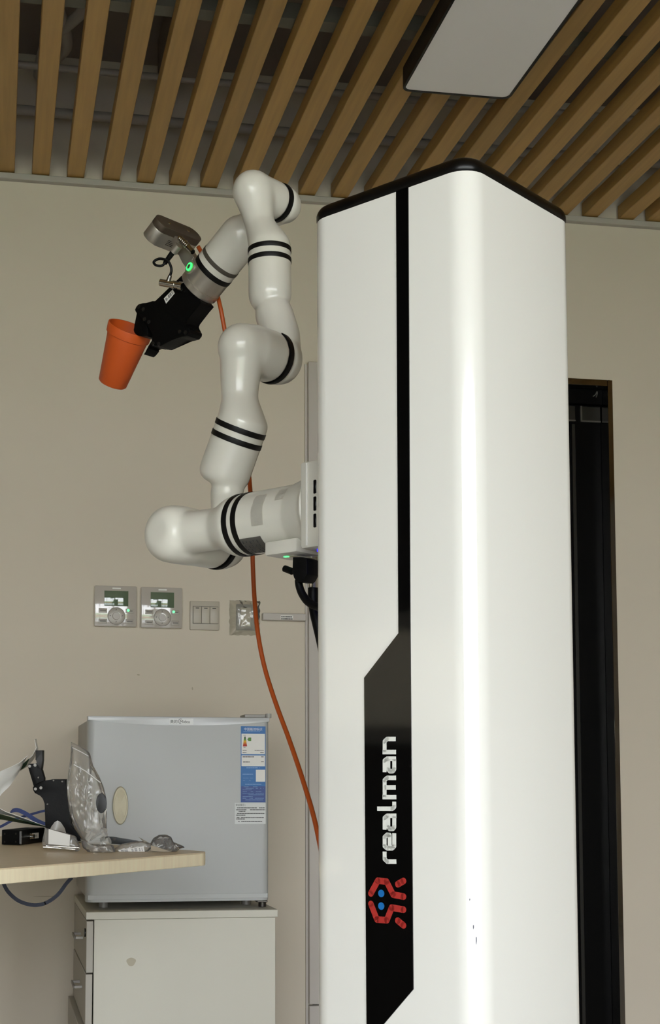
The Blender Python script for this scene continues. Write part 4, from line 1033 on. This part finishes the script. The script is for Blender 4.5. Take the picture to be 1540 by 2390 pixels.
# long clear bag with washers
wb2 = dk(232, 1990)
t = thing('washer_bag', 'flat clear bag of small silver washers at the foot of the tall bag', 'plastic bag', V((wb2.x, wb2.y, DZ)))
def z6(x, y): return (140 + x / 4.529, 1880 + y / 4.529)
pillow('bag', [z6(*p) for p in ((215, 350), (300, 400), (420, 410), (560, 415), (590, 500), (480, 515), (330, 505), (240, 450))], wb2, .012, M_film, t, 9.3, .003, 40, 8)
def b6(par, x, y, base, L, r_, d, nm='bolt', m=M_steel):
    p = dn(*z6(x, y), base); p.z = max(p.z, DZ + .005); d = V(d).normalized()
    return cyl(nm, p - d * L / 2, p + d * L / 2, r_, m, par, n=16)
for x, y in ((430, 485), (345, 465), (375, 490), (300, 455), (520, 460)):
    b6(t, x, y, wb2 - h_ * .003, .003, .0045, -h_ + EZ * random.uniform(-.5, .8), 'washer')
tc_ = [z6(*p) for p in ((225, 375), (260, 380), (300, 440), (318, 490), (290, 495), (245, 440))]
prism('dark_clip', [(lambda p: V((p.x, p.y, max(p.z, DZ + .002))))(dn(*p, wb2 - h_ * .004)) for p in tc_], h_ * .008, M_brown, t, .001)
# flat bag with printed label
lb_ = dk(300, 1988)
t = thing('labelled_bag', 'flat clear bag with a white printed label lying on the desk near its corner', 'plastic bag', V((lb_.x, lb_.y, DZ)))
pillow('bag', [z6(*p) for p in ((560, 470), (640, 410), (760, 385), (870, 375), (960, 400), (975, 440), (900, 520), (760, 525), (600, 505))], lb_, .012, M_film, t, 12.7, .003, 40, 8)
P = [dn(*z6(*p), lb_ - h_ * .014) for p in ((615, 470), (885, 432), (895, 525), (625, 515))]
for p in P: p.z = max(p.z, DZ + .001)
pl_ = prism('printed_label', P, h_ * .0005, M_label, t, 0, 0)
bm = bmesh.new(); random.seed(5)
def lq(u, v): return (P[0] * (1 - u) + P[1] * u) * (1 - v) + (P[3] * (1 - u) + P[2] * u) * v - h_ * .0004
for v0 in (.25, .5, .75):
    for u0, u1 in ((.08, .2), (.22, .36), (.5, .58), (.62, .72), (.8, .84), (.9, .93)):
        add_prism(bm, [lq(u0, v0), lq(u1, v0), lq(u1, v0 + .12), lq(u0, v0 + .12)], h_ * .0002)
finish('label_print', bm, M_print, pl_, 0)['kind'] = 'stuff'
grid('bag_flap', lambda u, v: (lambda p: V((p.x, p.y, max(p.z, DZ + .001))))(dn(*z6(825 + 140 * u + 10 * v, 332 + 75 * u + 60 * v * (u + .1)), lb_ - h_ * (.012 - .02 * u))), 6, 4, film('flap_film', '#d8d2c4', .15), t, .0004)
# bag with a brown part
br = dk(382, 1988)
t = thing('brown_part_bag', 'crinkled clear bag around a dark brown part at the desk corner', 'plastic bag', V((br.x, br.y, DZ)))
pillow('bag', [z6(*p) for p in ((955, 400), (985, 345), (1050, 308), (1120, 305), (1175, 330), (1200, 385), (1300, 425), (1320, 445), (1260, 460), (1240, 490), (1180, 520), (1080, 510), (960, 480))], br, .018, M_film, t, 15.4, .005, 48, 10)
P = [dn(*z6(*p), br - h_ * .006) for p in ((985, 360), (1090, 350), (1165, 352), (1200, 405), (1205, 480), (1150, 490), (1060, 450), (1000, 410))]
for p in P: p.z = max(p.z, DZ + .004)
prism('brown_part', P, h_ * .014, M_brown, t, .002)
P = [dn(*z6(*p), br - h_ * .0195) for p in ((960, 420), (1050, 450), (1180, 490), (1180, 520), (1080, 508), (962, 478))]
for p in P: p.z = max(p.z, DZ + .001)
prism('card_insert', P, h_ * .0006, mat('kraft_card', '#a89c88', .7), t, 0, 0)
# black flat bar behind the bags
fbk = dk(290, 1976)
P = [dn(*z6(*p), fbk) for p in ((480, 328), (560, 332), (800, 372), (860, 385), (640, 412), (505, 402), (470, 395))]
for p in P: p.z = max(p.z, DZ + .0008)
t = thing('flat_bracket', 'dark grey flat metal bracket lying behind the bags on the desk', 'bracket', V((fbk.x, fbk.y, DZ)))
b_ = prism('bracket_plate', P, h_ * .012, mat('dark_bracket', '#35393a', .45), t, .001)
p = dn(*z6(573, 355), fbk); cyl('bracket_hole_rim', p - h_ * .0008, p + h_ * .002, .0035, bolt, b_, n=14)

# blue strap loops
bl = dk(75, 1958)
P = [dn(x, y, bl + h_ * d) for x, y, d in ((-40, 1945, -.02), (0, 1930, .0), (35, 1912, .03), (75, 1900, .05), (105, 1892, .06), (135, 1888, .075), (165, 1900, .085), (190, 1960, .07))]
P[-1].z = DZ + .006
s_ = tube('blue_strap', P, .001, M_blue, None, flat=(.0045, .0008), up=h_ * 1.0 + EZ * .6); tag(s_, 'blue flat ribbon strap arching behind the black box on the desk', 'strap')
P = [dn(x, y, bl + h_ * d) for x, y, d in ((24, 1897, .0), (30, 1892, -.01), (42, 1891, -.02), (60, 1899, -.03), (85, 1915, -.04), (112, 1927, -.045))]
s_ = tube('blue_strap', P, .001, M_blue, None, flat=(.0052, .0008), up=EZ + cam_r0 * .5); tag(s_, 'short lighter blue ribbon strap lying across the white booklet pages', 'strap')
ub = dk(85, 2030) + h_ * .26
P = [dn(x, y, ub) for x, y in ((-2, 2030), (6, 2058), (18, 2080), (38, 2099), (60, 2109), (85, 2112.5), (110, 2106), (135, 2088), (155, 2062), (168, 2036))]
P[0].z = P[-1].z = DZ - .0312
s_ = tube('hanging_strap', P, .001, M_navy, None, flat=(.0034, .0009), up=cam_r0 + EZ * .4); tag(s_, 'dark blue ribbon cable hanging in a loop under the desk edge', 'cable')

# ------------------------------------------------------------------ outside the windows
op = box('bounce_ground', (-30, -9, -.25), (30, -2.6, -.15), mat('bounce_pale', '#c9c3ba', .9, var=.05)); op['kind'] = 'structure'  # unseen pale ground, added to bounce neutral daylight up into the room
og = box('lawn', (-30, -60, -.3), (30, -2.6, -.2), mat('lawn_green', '#8fb070', .9, var=.2)); og['kind'] = 'structure'
ot = box('running_track', (-30, -20, -.2), (30, -13, -.18), mat('track_red', '#c0705c', .9)); ot['kind'] = 'structure'
